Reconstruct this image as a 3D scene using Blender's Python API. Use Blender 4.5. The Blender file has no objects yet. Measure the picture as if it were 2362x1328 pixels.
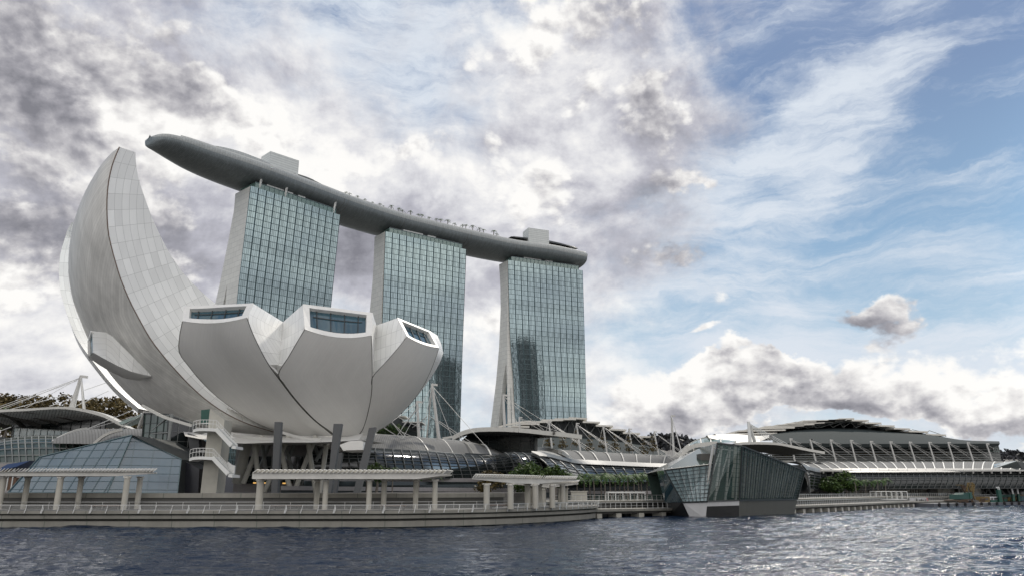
import bpy, math, random
from mathutils import Vector, Matrix, noise
random.seed(7)
R = math.radians
C = bpy.context.scene.collection
SC = bpy.context.scene

# ------------------------------------------------------------------ camera
FPX, TILT, EYE = 1740.0, R(15), 4.3
cam_data = bpy.data.cameras.new('camera')
cam_data.sensor_width = 36
cam_data.lens = 36 * FPX / 2362
cam_data.clip_start = 0.5
cam_data.clip_end = 20000
cam = bpy.data.objects.new('camera', cam_data)
C.objects.link(cam)
cam.location = (0, 0, EYE)
cam.rotation_euler = (R(90) + TILT, 0, 0)
SC.camera = cam

# surveying helpers: points of the place from the sight lines of the photograph
def ray(u, v):
    dx = (u - 1181) / FPX; dy = (664 - v) / FPX
    return Vector((dx, math.cos(TILT) - dy * math.sin(TILT), math.sin(TILT) + dy * math.cos(TILT)))
def AY(u, v, y):                      # point at distance y
    r = ray(u, v); k = y / r.y
    return Vector((r.x * k, y, EYE + r.z * k))
def AZ(u, v, z):                      # point at height z
    r = ray(u, v); k = (z - EYE) / r.z
    return Vector((r.x * k, r.y * k, z))
def AP(u, v, p, n):                   # point on the plane through p with normal n
    r = ray(u, v); o = Vector((0, 0, EYE))
    k = (Vector(p) - o).dot(n) / r.dot(n)
    return o + r * k

# ------------------------------------------------------------------ light and sky
SUN_EL, SUN_AZ = R(45), R(30)         # azimuth clockwise from +Y: high above the picture's upper right
sun = bpy.data.lights.new('sun', 'SUN')
sun.energy = 2.8
sun.angle = R(4)
sun.color = (1.0, 0.93, 0.82)
suno = bpy.data.objects.new('sun', sun); C.objects.link(suno)
sdir = Vector((math.sin(SUN_AZ) * math.cos(SUN_EL), math.cos(SUN_AZ) * math.cos(SUN_EL), math.sin(SUN_EL)))
suno.rotation_euler = sdir.to_track_quat('Z', 'Y').to_euler()
SC.view_settings.view_transform = 'Standard'
SC.view_settings.look = 'None'
SC.view_settings.exposure = 0.0
SC.view_settings.gamma = 1.0
SC.view_settings.use_curve_mapping = False

class NT:                             # little node-tree writer
    def __init__(s, tree): s.t = tree; s.n = tree.nodes; s.l = tree.links
    def new(s, typ, **kw):
        n = s.n.new(typ)
        for k, v in kw.items(): setattr(n, k, v)
        return n
    def put(s, sock, v):
        if isinstance(v, bpy.types.NodeSocket): s.l.new(v, sock)
        elif v is not None: sock.default_value = v
    def m(s, op, a, b=None, c=None, clamp=False):
        n = s.new('ShaderNodeMath', operation=op, use_clamp=clamp)
        s.put(n.inputs[0], a); s.put(n.inputs[1], b); s.put(n.inputs[2], c)
        return n.outputs[0]
    def vm(s, op, a, b=None):
        n = s.new('ShaderNodeVectorMath', operation=op)
        s.put(n.inputs[0], a); s.put(n.inputs[1], b)
        return n.outputs[0]
    def comb(s, x, y, z):
        n = s.new('ShaderNodeCombineXYZ')
        s.put(n.inputs[0], x); s.put(n.inputs[1], y); s.put(n.inputs[2], z)
        return n.outputs[0]
    def noise(s, vec, scale, detail=4, rough=.55, dist=0, w=None):
        n = s.new('ShaderNodeTexNoise')
        s.put(n.inputs['Vector'], vec); n.inputs['Scale'].default_value = scale
        n.inputs['Detail'].default_value = detail; n.inputs['Roughness'].default_value = rough
        n.inputs['Distortion'].default_value = dist
        return n
    def ramp(s, fac, stops, interp='LINEAR'):
        n = s.new('ShaderNodeValToRGB'); n.color_ramp.interpolation = interp
        els = n.color_ramp.elements
        while len(els) < len(stops): els.new(0.5)
        for e, (p, c) in zip(els, stops):
            e.position = p; e.color = (*c, 1) if len(c) == 3 else c
        s.put(n.inputs[0], fac)
        return n.outputs[0]
    def mix(s, fac, a, b, blend='MIX', clamp=True):
        n = s.new('ShaderNodeMix', data_type='RGBA', blend_type=blend)
        s.put(n.inputs['Factor'], fac); s.put(n.inputs[6], a); s.put(n.inputs[7], b)
        return n.outputs[2]
    def ss(s, x, lo, hi):             # smoothstep
        n = s.new('ShaderNodeMapRange', interpolation_type='SMOOTHSTEP')
        s.put(n.inputs[0], x); n.inputs[1].default_value = lo; n.inputs[2].default_value = hi
        return n.outputs[0]

world = bpy.data.worlds.new('World'); SC.world = world; world.use_nodes = True
W = NT(world.node_tree); W.n.clear()
def azel(u, v):
    d = ray(u, v).normalized()
    return math.atan2(d.x, d.y), math.asin(d.z)
tc = W.new('ShaderNodeTexCoord').outputs['Generated']
sep = W.new('ShaderNodeSeparateXYZ'); W.l.new(tc, sep.inputs[0])
AZI = W.m('ARCTAN2', sep.outputs[0], sep.outputs[1])
ELE = W.m('ARCSINE', sep.outputs[2])
sky = W.new('ShaderNodeTexSky', sky_type='NISHITA')
sky.sun_disc = False; sky.sun_elevation = SUN_EL; sky.sun_rotation = SUN_AZ
sky.air_density = 1.0; sky.dust_density = 1.5; sky.ozone_density = 2.0
# cloud coordinates on the dome
P3 = W.comb(AZI, W.m('MULTIPLY', ELE, 1.35), 0.0)
warp = W.noise(P3, 4.5, 6, .6)
wv = W.vm('SUBTRACT', warp.outputs['Color'], (0.5, 0.5, 0.5))
def scalev(v, k):
    n = W.new('ShaderNodeVectorMath', operation='SCALE'); W.put(n.inputs[0], v); n.inputs['Scale'].default_value = k
    return n.outputs[0]
PW = W.vm('ADD', P3, scalev(wv, .25))
SAZ = W.new('ShaderNodeSeparateXYZ'); W.l.new(PW, SAZ.inputs[0])
AW, EW = SAZ.outputs[0], W.m('DIVIDE', SAZ.outputs[1], 1.35)
def blob(u, v, su, sv, tilt=0.0):
    """soft ellipse on the dome, radii in degrees"""
    a, e = azel(u, v)
    su, sv = R(su), R(sv); ct, st = math.cos(R(tilt)), math.sin(R(tilt))
    da = W.m('SUBTRACT', AW, a); de = W.m('SUBTRACT', EW, e)
    x = W.m('MULTIPLY_ADD', de, st / su, W.m('MULTIPLY', da, ct / su))
    y = W.m('MULTIPLY_ADD', de, ct / sv, W.m('MULTIPLY', da, -st / sv))
    d2 = W.m('ADD', W.m('MULTIPLY', x, x), W.m('MULTIPLY', y, y))
    return W.m('EXPONENT', W.m('MULTIPLY', d2, -1.0))
def total(lst):
    acc = None
    for amp, *b in lst:
        x = W.m('MULTIPLY', blob(*b), amp)
        acc = x if acc is None else W.m('ADD', acc, x)
    return acc
# soft cloud sheet: how closed it is (positive) or open (negative)
cover = total([
 (.55, 60, 200, 14, 14), (.30, 420, 120, 9, 7), (.50, 300, 330, 14, 10), (.40, 1300, 130, 11, 8, -20), (.25, 640, 290, 8, 5),
 (.50, 800, 400, 12, 5, -25), (.62, 200, 700, 20, 9), (.60, 500, 520, 14, 9), (.50, 1250, 430, 12, 9), (.40, 1450, 330, 8, 7, -30),
 (.30, 1480, 610, 7, 3), (.45, 1100, 700, 10, 7), (.28, 1560, 720, 8, 3), (.25, 2060, 730, 5, 2.4, 8),
 (.40, 1900, 975, 30, 1.9), (.5, 1400, 900, 9, 3), (.45, 1480, 180, 8, 9), (.4, 40, 870, 14, 6),
 (-.30, 760, 190, 8, 5, 10), (-.60, 2050, 110, 15, 12), (-.7, 2250, 420, 14, 10), (-.6, 1800, 540, 10, 5), (-.45, 2000, 640, 12, 3), (-.65, 1850, 820, 13, 3), (-.35, 1000, 60, 5, 3), (-.3, 560, 60, 5, 3)])
# heaped cumulus with crisp rims
puff = total([
 (.55, 60, 150, 7, 8), (.50, 430, 95, 4.6, 3.6), (.62, 270, 220, 7, 4), (.60, 640, 290, 4, 3.4), (.42, 820, 360, 4.5, 2.4), (.40, 980, 300, 5, 3.4), (.62, 1300, 90, 7, 5.5, -15),
 (.55, 1500, 250, 3.6, 6.0, 10), (.58, 1210, 450, 5.6, 4.5), (.30, 60, 740, 8, 4), (.55, 1120, 760, 3.4, 2.6), (.55, 1520, 590, 4.6, 1.8), (.55, 1570, 720, 5.5, 2.2), (.50, 1945, 712, 2.2, .8), (.52, 2090, 700, 3.4, 1.0, 6), (.52, 2060, 765, 3.4, .9), (.5, 1575, 790, 1.8, .6), (.5, 1760, 838, 1.6, .5), (.5, 1655, 860, .9, .5), (.5, 1790, 885, 2.6, 1.3), (.25, 1950, 915, 24, 2.2), (.6, 1680, 815, 2, .6),
 (.55, 1640, 390, 7, 1.0, 8), (.62, 2210, 895, 9, 2.0), (.62, 1780, 905, 6, 1.5), (.5, 1950, 950, 20, .8), (.38, 1640, 870, 3, 1.0), (.3, 1930, 830, 9, .8), (.40, 1430, 910, 8, 2.0), (.42, 420, 480, 8, 6), (.3, 780, 640, 5, 4), (.30, 30, 560, 7, 4),
 (-.5, 2100, 120, 16, 9), (-.4, 760, 170, 6, 5), (-.3, 1850, 600, 8, 3)])
# where the cloud is seen from its shaded side
dark = total([
 (.85, 40, 150, 7, 8), (.85, 430, 100, 4.6, 3.4), (.42, 1380, 100, 6, 4, -15), (.55, 1480, 290, 2.8, 5, 10), (.75, 60, 620, 9, 2.6), (.75, 460, 520, 10, 3, -10), (.5, 100, 520, 8, 2), (.5, 30, 830, 6, 1.6),
 (.65, 480, 630, 8, 2), (.5, 820, 560, 5, 2.5), (.5, 1110, 300, 8, 2.5), (.55, 1340, 520, 4.5, 4), (.60, 1540, 590, 5, 1.6), (.75, 2060, 725, 5, 1.6), (.40, 2150, 955, 16, .7), (.25, 1700, 925, 8, .8), (.35, 1200, 640, 3, 3), (.45, 1450, 460, 5, 2),
 (.2, 1600, 960, 14, 1.4), (.35, 820, 620, 5, 3), (.38, 1660, 390, 7, 1.2, 10), (.32, 850, 520, 5, 2), (.25, 700, 20, 9, 3), (.2, 1100, 650, 6, 3), (.25, 850, 300, 12, 4),
 (-.55, 290, 235, 6.5, 4), (-.55, 640, 285, 4.5, 3.4), (-.30, 1200, 100, 5, 4), (-.50, 1220, 420, 5, 4), (-.6, 60, 730, 8, 3), (-.6, 1110, 760, 4, 3), (-.6, 2210, 878, 9, 1.5),
 (-.4, 600, 80, 8, 5), (-.5, 820, 360, 5, 2.5), (-.35, 1000, 300, 5, 4), (-.5, 1500, 880, 9, 2)])
def voro(vec, sc, det):
    n = W.new('ShaderNodeTexVoronoi', feature='F1'); W.put(n.inputs['Vector'], vec)
    n.inputs['Scale'].default_value = sc; n.inputs['Detail'].default_value = det; n.inputs['Roughness'].default_value = .55
    n.normalize = True
    return n.outputs['Distance']
fine = scalev(W.vm('SUBTRACT', W.noise(P3, 16, 4, .6).outputs['Color'], (.5, .5, .5)), .030)
PV = W.vm('ADD', P3, fine)
PV2 = W.vm('ADD', PV, (0.007, 0.013, 0.0))
soft = W.noise(P3, 5.0, 9, .62, .15).outputs['Fac']
soft2 = W.noise(W.vm('ADD', P3, (.012, .022, 0)), 5.0, 9, .62, .15).outputs['Fac']
b1, b2 = W.m('SUBTRACT', 1.0, voro(PV, 20.0, 2)), W.m('SUBTRACT', 1.0, voro(PV2, 20.0, 2))
h1 = W.m('ADD', W.m('MULTIPLY', soft, .65), W.m('MULTIPLY', b1, .35)); h2 = W.m('ADD', W.m('MULTIPLY', soft2, .65), W.m('MULTIPLY', b2, .35))
cover = W.m('ADD', cover, W.m('MULTIPLY', W.ss(W.m('MULTIPLY', sep.outputs[1], -1), -.2, .4), .9))
dens2 = W.ss(W.m('ADD', soft, W.m('MULTIPLY', cover, .36)), .40, .80)
dens3 = W.ss(W.m('ADD', h1, W.m('MULTIPLY', puff, .34)), .69, .78)
emb2 = W.m('ADD', W.m('MULTIPLY', W.m('SUBTRACT', soft, .5), 1.7), W.m('MULTIPLY', W.m('SUBTRACT', soft2, soft), 2.6))
sh2 = W.m('ADD', W.m('ADD', W.m('MULTIPLY', dark, .50), emb2), .28, clamp=True)
sheet = W.ramp(sh2, [(0, (1.0, .985, .96)), (.28, (.76, .76, .79)), (.55, (.50, .50, .56)), (.8, (.34, .34, .385)), (1, (.235, .235, .27))])
emb3 = W.m('MULTIPLY', W.m('SUBTRACT', h2, h1), 5.0)
edge = W.ss(W.m('ADD', h1, W.m('MULTIPLY', puff, .34)), .72, .95)
sh3 = W.m('ADD', W.m('ADD', W.m('MULTIPLY', dark, .60), emb3), W.m('MULTIPLY_ADD', edge, .36, .10), clamp=True)
heap = W.ramp(sh3, [(0, (1.0, .985, .96)), (.25, (.80, .785, .78)), (.5, (.54, .53, .555)), (.75, (.35, .345, .38)), (1, (.23, .23, .26))])
# high cirrus: veils and streaks fanning out to the upper right
rot = W.new('ShaderNodeMapping'); W.l.new(scalev(W.vm('ADD', P3, PW), .5), rot.inputs['Vector'])
rot.inputs['Rotation'].default_value = (0, 0, R(-30)); rot.inputs['Scale'].default_value = (1.6, 6.0, 1)
c1 = W.noise(rot.outputs[0], 2.6, 9, .68, .35).outputs['Fac']
c2 = W.noise(P3, 3.2, 8, .64, .2).outputs['Fac']
veil = total([(.34, 900, 150, 20, 14), (.26, 1780, 320, 12, 2.2, 25), (.20, 2000, 290, 10, 1.6, 32), (.20, 1980, 170, 9, 3, 50), (.22, 1950, 570, 18, 4), (.12, 1600, 480, 9, 5), (.40, 1900, 870, 30, 4.5), (-.10, 2320, 200, 9, 14), (-.10, 1800, 100, 6, 5), (-.1, 2150, 450, 10, 4)])
cir = W.ss(W.m('ADD', W.m('ADD', W.m('MULTIPLY_ADD', W.m('SUBTRACT', c1, .5), 1.25, .28), W.m('MULTIPLY', c2, .45)), veil), .42, .98)
sk = W.new('ShaderNodeVectorMath', operation='SCALE'); W.l.new(sky.outputs[0], sk.inputs[0]); sk.inputs['Scale'].default_value = 0.10
blue = W.ramp(ELE, [(0.0, (.62, .73, .80)), (.14, (.44, .61, .75)), (.30, (.25, .42, .62)), (.48, (.145, .25, .445)), (1, (.08, .15, .34))])
skyc = W.mix(.92, sk.outputs[0], blue)
c = W.mix(cir, skyc, (.72, .78, .86, 1))
c = W.mix(dens2, c, sheet)
c = W.mix(dens3, c, heap)
# the sky outside the picture: glow added behind the viewer as fill, round the sun and low right for water glints
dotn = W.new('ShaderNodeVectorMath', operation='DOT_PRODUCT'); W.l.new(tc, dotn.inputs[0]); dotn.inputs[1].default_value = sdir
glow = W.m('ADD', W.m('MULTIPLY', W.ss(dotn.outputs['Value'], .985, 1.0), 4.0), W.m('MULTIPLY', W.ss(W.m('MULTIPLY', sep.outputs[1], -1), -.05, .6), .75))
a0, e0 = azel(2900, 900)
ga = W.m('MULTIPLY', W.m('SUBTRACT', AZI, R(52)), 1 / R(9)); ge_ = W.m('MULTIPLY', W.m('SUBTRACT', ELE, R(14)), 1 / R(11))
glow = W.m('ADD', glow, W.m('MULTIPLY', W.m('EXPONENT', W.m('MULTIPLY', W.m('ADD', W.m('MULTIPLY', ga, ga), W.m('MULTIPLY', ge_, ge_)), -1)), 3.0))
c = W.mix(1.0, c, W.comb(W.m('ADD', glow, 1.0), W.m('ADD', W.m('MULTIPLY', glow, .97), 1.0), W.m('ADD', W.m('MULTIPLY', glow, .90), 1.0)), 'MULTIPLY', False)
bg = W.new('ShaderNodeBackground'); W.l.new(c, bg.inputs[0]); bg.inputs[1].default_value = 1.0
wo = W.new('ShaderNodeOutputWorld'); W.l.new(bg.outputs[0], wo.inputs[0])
try: world.cycles.sampling_method = 'MANUAL'; world.cycles.sample_map_resolution = 512
except Exception: pass

# ------------------------------------------------------------------ mesh writer
class MB:
    def __init__(s): s.v = []; s.f = []; s.uv = []
    def face(s, pts, uv=None):
        i = len(s.v); s.v += [Vector(p) for p in pts]; s.f.append(tuple(range(i, i + len(pts))))
        s.uv.append(uv or [(0, 0)] * len(pts))
    def quad(s, a, b, c, d):
        a, b, c, d = map(Vector, (a, b, c, d))
        w = (b - a).length; h = (d - a).length; w2 = (c - d).length
        s.face([a, b, c, d], [(0, 0), (w, 0), (w2, h), (0, h)])
    def grid(s, rows, flip=False, closed=False):
        """rows: list of equal-length point lists; shared vertices, uv in metres"""
        nr, nc = len(rows), len(rows[0]); b = len(s.v)
        rows = [[Vector(p) for p in r] for r in rows]
        for r in rows: s.v += r
        vl = [0.0]
        mid = nc // 2
        for i in range(1, nr): vl.append(vl[-1] + (rows[i][mid] - rows[i - 1][mid]).length)
        us = []
        for r in rows:
            u = [0.0]
            for j in range(1, nc): u.append(u[-1] + (r[j] - r[j - 1]).length)
            us.append(u)
        for i in range(nr - 1):
            for j in range(nc - 1):
                q = [(i, j), (i, j + 1), (i + 1, j + 1), (i + 1, j)]
                if flip: q = q[::-1]
                s.f.append(tuple(b + x * nc + y for x, y in q))
                s.uv.append([(us[x][y], vl[x]) for x, y in q])
    def hexa(s, lo, hi):
        """solid between two equally long point loops"""
        n = len(lo)
        s.face(list(reversed(lo))); s.face(hi)
        for i in range(n):
            j = (i + 1) % n
            s.quad(lo[i], lo[j], hi[j], hi[i])
    def box(s, c, size, rz=0.0):
        c = Vector(c); hx, hy, hz = [q / 2 for q in size]; ca, sa = math.cos(rz), math.sin(rz)
        def p(x, y, z): return c + Vector((x * ca - y * sa, x * sa + y * ca, z))
        s.hexa([p(-hx, -hy, -hz), p(hx, -hy, -hz), p(hx, hy, -hz), p(-hx, hy, -hz)],
               [p(-hx, -hy, hz), p(hx, -hy, hz), p(hx, hy, hz), p(-hx, hy, hz)])
    def bar(s, a, b, w, h=None, up=(0, 0, 1)):
        a, b = Vector(a), Vector(b); h = h or w
        d = (b - a)
        if d.length < 1e-6: return
        d.normalize(); up = Vector(up)
        if abs(d.dot(up)) > .97: up = Vector((0, 1, 0)) if abs(d.y) < .9 else Vector((1, 0, 0))
        x = d.cross(up).normalized() * (w / 2); y = x.cross(d).normalized() * (h / 2)
        s.hexa([a - x - y, a + x - y, a + x + y, a - x + y], [b - x - y, b + x - y, b + x + y, b - x + y])
    def tube(s, a, b, r0, r1=None, n=10):
        a, b = Vector(a), Vector(b); r1 = r0 if r1 is None else r1
        d = (b - a).normalized(); up = Vector((0, 0, 1)) if abs(d.z) < .95 else Vector((1, 0, 0))
        x = d.cross(up).normalized(); y = d.cross(x)
        ring = lambda c, r: [c + (x * math.cos(2 * math.pi * k / n) + y * math.sin(2 * math.pi * k / n)) * r for k in range(n)]
        s.hexa(ring(a, r0)[::-1], ring(b, r1)[::-1])
    def sweep(s, pts, w, h=None, up=(0, 0, 1)):
        for a, b in zip(pts, pts[1:]): s.bar(a, b, w, h, up)
    def prism(s, poly, z0, z1):
        s.hexa([Vector((x, y, z0)) for x, y in poly], [Vector((x, y, z1)) for x, y in poly])
    def slab(s, pts, off):
        """thick plate: polygon pts pushed by vector off"""
        off = Vector(off); pts = [Vector(p) for p in pts]
        s.hexa(pts, [p + off for p in pts])
    def rot(s, cyc, base, dir_, n=12):
        pass
    def build(s, name, mat, parent=None, smooth=False, label=None):
        me = bpy.data.meshes.new(name)
        off = worldloc(parent)
        me.from_pydata([tuple(p - off) for p in s.v], [], s.f)
        uvl = me.uv_layers.new(name='UVMap')
        flat = [c for f in s.uv for t in f for c in t]
        uvl.data.foreach_set('uv', flat)
        me.materials.append(mat)
        if smooth: me.polygons.foreach_set('use_smooth', [True] * len(me.polygons))
        me.update()
        o = bpy.data.objects.new(name, me); C.objects.link(o)
        if parent: o.parent = parent
        if label: o['label'] = label
        return o
def worldloc(o):
    v = Vector((0, 0, 0))
    while o: v = v + o.location; o = o.parent
    return v
def tag(o, label, cat, group=None, kind=None):
    if label: o['label'] = label
    if cat: o['category'] = cat
    if group: o['group'] = group
    if kind: o['kind'] = kind
    return o
def thing(name, label, cat, loc=(0, 0, 0), group=None):
    o = bpy.data.objects.new(name, None); C.objects.link(o); o.location = loc
    o.empty_display_size = .5
    return tag(o, label, cat, group)
def structure(name, mb, mat, smooth=False):
    o = mb.build(name, mat, None, smooth); o['kind'] = 'structure'; return o
def dup(root, loc, rz=0.0, sc=1.0, label=None):
    r = root.copy(); C.objects.link(r); r.location = loc; r.rotation_euler = (0, 0, rz); r.scale = (sc, sc, sc)
    if label: r['label'] = label
    for ch in root.children:
        c = ch.copy(); C.objects.link(c); c.parent = r
        for g in ch.children:
            d = g.copy(); C.objects.link(d); d.parent = c
    return r
def lerp(a, b, t): return a + (b - a) * t
def resample(pts, n):
    pts = [Vector(p) for p in pts]
    L = [0.0]
    for a, b in zip(pts, pts[1:]): L.append(L[-1] + (b - a).length)
    out = []
    for k in range(n):
        t = L[-1] * k / (n - 1); i = 0
        while i < len(L) - 2 and L[i + 1] < t: i += 1
        f = (t - L[i]) / max(1e-9, L[i + 1] - L[i])
        out.append(pts[i].lerp(pts[i + 1], min(1, max(0, f))))
    return out
def smooth_px(pts, n):
    """Catmull-Rom through points, resampled evenly"""
    pts = [Vector((*p, 0)) if len(p) == 2 else Vector(p) for p in pts]
    P = [pts[0] * 2 - pts[1]] + pts + [pts[-1] * 2 - pts[-2]]
    out = []
    for i in range(1, len(P) - 2):
        for k in range(12):
            t = k / 12; a, b, c_, d = P[i - 1:i + 3]
            out.append(.5 * ((2 * b) + (c_ - a) * t + (2 * a - 5 * b + 4 * c_ - d) * t * t + (3 * b - a - 3 * c_ + d) * t ** 3))
    out.append(pts[-1])
    return resample(out, n)
# ------------------------------------------------------------------ materials
def mat(name, col, rough=.6, metal=0.0, var=.12, vscale=1.5, bump=0.0, bscale=8.0, spec=.5):
    m = bpy.data.materials.new(name); m.use_nodes = True
    N = NT(m.node_tree); b = N.n['Principled BSDF']
    t = N.new('ShaderNodeTexCoord').outputs['Object']
    n = N.noise(t, vscale, 5, .6).outputs['Fac']
    f = N.m('MULTIPLY_ADD', N.m('SUBTRACT', n, .5), 2 * var * 2, 1.0)
    cn = N.new('ShaderNodeVectorMath', operation='SCALE'); cn.inputs[0].default_value = col; N.l.new(f, cn.inputs['Scale'])
    N.l.new(cn.outputs[0], b.inputs['Base Color'])
    b.inputs['Roughness'].default_value = rough; b.inputs['Metallic'].default_value = metal
    b.inputs['Specular IOR Level'].default_value = spec
    if bump:
        n2 = N.noise(t, bscale, 4, .6).outputs['Fac']
        bp = N.new('ShaderNodeBump'); bp.inputs['Strength'].default_value = bump; bp.inputs['Distance'].default_value = .1
        N.l.new(n2, bp.inputs['Height']); N.l.new(bp.outputs[0], b.inputs['Normal'])
    return m
def panel_mat(name, col, joint, w, h, lw=.05, rough=.45, metal=0.0, tone=.08, offset=0.0, stain=.1, spec=.35):
    """cladding panels laid out in metres over the surface's own uv"""
    m = bpy.data.materials.new(name); m.use_nodes = True
    N = NT(m.node_tree); b = N.n['Principled BSDF']
    uv = N.new('ShaderNodeTexCoord').outputs['UV']
    br = N.new('ShaderNodeTexBrick'); N.l.new(uv, br.inputs['Vector'])
    br.offset = offset; br.squash = 1.0
    br.inputs['Scale'].default_value = 1.0; br.inputs['Brick Width'].default_value = w; br.inputs['Row Height'].default_value = h
    br.inputs['Mortar Size'].default_value = lw; br.inputs['Mortar Smooth'].default_value = .3; br.inputs['Bias'].default_value = 0
    br.inputs['Color1'].default_value = (*[c * (1 - tone) for c in col], 1)
    br.inputs['Color2'].default_value = (*[min(1, c * (1 + tone)) for c in col], 1)
    br.inputs['Mortar'].default_value = (*joint, 1)
    o = N.new('ShaderNodeTexCoord').outputs['Object']
    mp = N.new('ShaderNodeMapping'); N.l.new(o, mp.inputs['Vector']); mp.inputs['Scale'].default_value = (1, 1, .22)
    n = N.noise(mp.outputs[0], .55, 6, .65).outputs['Fac']
    f = N.m('MULTIPLY_ADD', N.m('SUBTRACT', n, .5), stain * 3, 1.0)
    sc = N.new('ShaderNodeVectorMath', operation='SCALE'); N.l.new(br.outputs[0], sc.inputs[0]); N.l.new(f, sc.inputs['Scale'])
    N.l.new(sc.outputs[0], b.inputs['Base Color'])
    b.inputs['Roughness'].default_value = rough; b.inputs['Metallic'].default_value = metal; b.inputs['Specular IOR Level'].default_value = spec
    return m
def glass_mat(name, col, rough=.08, alpha=None, pw=1.5, ph=3.3, tone=.35, spec=1.0, metal=.0):
    """curtain-wall glass: each pane has its own tone (blinds, curtains) under a mirror skin"""
    m = bpy.data.materials.new(name); m.use_nodes = True
    N = NT(m.node_tree); b = N.n['Principled BSDF']
    uv = N.new('ShaderNodeTexCoord').outputs['UV']
    dv = N.vm('DIVIDE', uv, (pw, ph, 1)); fl = N.vm('FLOOR', dv)
    wn = N.new('ShaderNodeTexWhiteNoise', noise_dimensions='3D'); N.l.new(fl, wn.inputs['Vector'])
    big = N.noise(uv, .06, 3, .5).outputs['Fac']
    f = N.m('ADD', N.m('MULTIPLY', wn.outputs['Value'], tone), N.m('MULTIPLY', big, tone * 1.2))
    f = N.m('ADD', f, 1 - tone * 1.1)
    sc = N.new('ShaderNodeVectorMath', operation='SCALE'); sc.inputs[0].default_value = col; N.l.new(f, sc.inputs['Scale'])
    N.l.new(sc.outputs[0], b.inputs['Base Color'])
    b.inputs['Roughness'].default_value = rough; b.inputs['Metallic'].default_value = metal
    b.inputs['IOR'].default_value = 1.6; b.inputs['Specular IOR Level'].default_value = spec
    # panes never lie perfectly flat
    wn2 = N.noise(uv, .35, 2, .5).outputs['Fac']
    bp = N.new('ShaderNodeBump'); bp.inputs['Strength'].default_value = .2; bp.inputs['Distance'].default_value = .07
    N.l.new(wn2, bp.inputs['Height']); N.l.new(bp.outputs[0], b.inputs['Normal'])
    if alpha is not None:
        b.inputs['Alpha'].default_value = alpha
    return m
def leaf_mat(name, c1, c2, scale=.5):
    m = bpy.data.materials.new(name); m.use_nodes = True
    N = NT(m.node_tree); b = N.n['Principled BSDF']
    g = N.new('ShaderNodeNewGeometry')
    rnd = g.outputs['Random Per Island']
    n = N.noise(N.new('ShaderNodeTexCoord').outputs['Object'], scale, 3, .6).outputs['Fac']
    f = N.m('ADD', N.m('MULTIPLY', rnd, .5), N.m('MULTIPLY', n, .5))
    N.l.new(N.ramp(f, [(.2, c1), (.8, c2)]), b.inputs['Base Color'])
    b.inputs['Roughness'].default_value = .6; b.inputs['Specular IOR Level'].default_value = .25
    return m
M = {}
M['belly'] = panel_mat('fibre_polymer_skin', (.66, .65, .62), (.61, .60, .57), .55, 400, .02, .42, .0, .015, 0, .05)
M['belly_stained'] = panel_mat('weathered_fibre_polymer_skin', (.60, .59, .555), (.52, .51, .48), .55, 400, .05, .45, .0, .07, 0, .26)
M['petal_side'] = panel_mat('petal_side_panel', (.79, .79, .765), (.45, .45, .43), 1.15, 2.6, .028, .36, .0, .085, 0, .06)
M['petal_frame'] = mat('white_petal_frame', (.72, .71, .67), .45, 0, .06)
M['edge_brown'] = mat('brown_edge_seal', (.15, .105, .08), .8)
M['joint'] = mat('dark_joint', (.14, .135, .125), .8)
M['sky_glass'] = glass_mat('dark_blue_window', (.035, .085, .11), .05, None, 3.2, 3.0, .3, .8)
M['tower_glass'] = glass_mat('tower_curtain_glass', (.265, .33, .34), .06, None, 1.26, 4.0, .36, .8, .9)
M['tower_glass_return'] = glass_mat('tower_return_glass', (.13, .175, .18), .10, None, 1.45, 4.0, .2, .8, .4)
M['tower_line'] = mat('tower_floor_edge', (.10, .155, .165), .45, .0)
M['tower_wall'] = panel_mat('tower_end_wall', (.66, .655, .61), (.40, .40, .38), 6.5, 3.35, .09, .5, 0, .05, .5, .05)
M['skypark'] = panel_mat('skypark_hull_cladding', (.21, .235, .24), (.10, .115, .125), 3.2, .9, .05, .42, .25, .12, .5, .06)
M['skypark_fascia'] = panel_mat('skypark_fascia_cladding', (.42, .44, .43), (.2, .19, .19), 3.2, 1.6, .06, .4, .1, .06, .5, .06)  # lighter than the hull: shading near the rim put into the colour
M['deck_roof'] = mat('pale_roof_box', (.55, .56, .54), .6, 0, .05)
M['louvre_box'] = panel_mat('louvred_plant_box', (.58, .60, .58), (.34, .36, .36), 30, 1.6, .12, .6, 0, .03)
M['dark_roof'] = mat('dark_curved_roof', (.07, .075, .075), .5)
M['green_glass'] = glass_mat('green_balustrade_glass', (.14, .24, .21), .1, .75, 2.4, 3, .3)
M['concrete'] = mat('pale_concrete', (.40, .385, .335), .8, 0, .12, .6, .15, 6)
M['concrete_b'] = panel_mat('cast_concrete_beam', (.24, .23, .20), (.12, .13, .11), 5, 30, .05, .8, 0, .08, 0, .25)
M['concrete_dark'] = mat('shaded_beam_concrete', (.11, .105, .095), .85, 0, .1)  # dark concrete; in the quay beam recesses its colour holds their shade
M['granite'] = panel_mat('grey_granite_wall', (.10, .097, .09), (.07, .08, .075), 1.8, .9, .02, .6, 0, .06, .5, .08)
M['paving'] = panel_mat('promenade_paving', (.16, .155, .145), (.11, .105, .10), 1.2, .6, .02, .8, 0, .08, .5, .1)
M['white'] = mat('white_paint', (.66, .66, .63), .45, 0, .05)
M['steel'] = mat('brushed_steel', (.52, .52, .50), .35, .6, .05)
M['dark_col'] = mat('dark_grey_column', (.075, .078, .08), .55, 0, .06)
M['pale_col'] = mat('pale_round_column', (.42, .40, .345), .75, 0, .1, .5, .1, 8)
M['strut'] = mat('beige_strut', (.42, .41, .36), .6, 0, .06)
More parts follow.
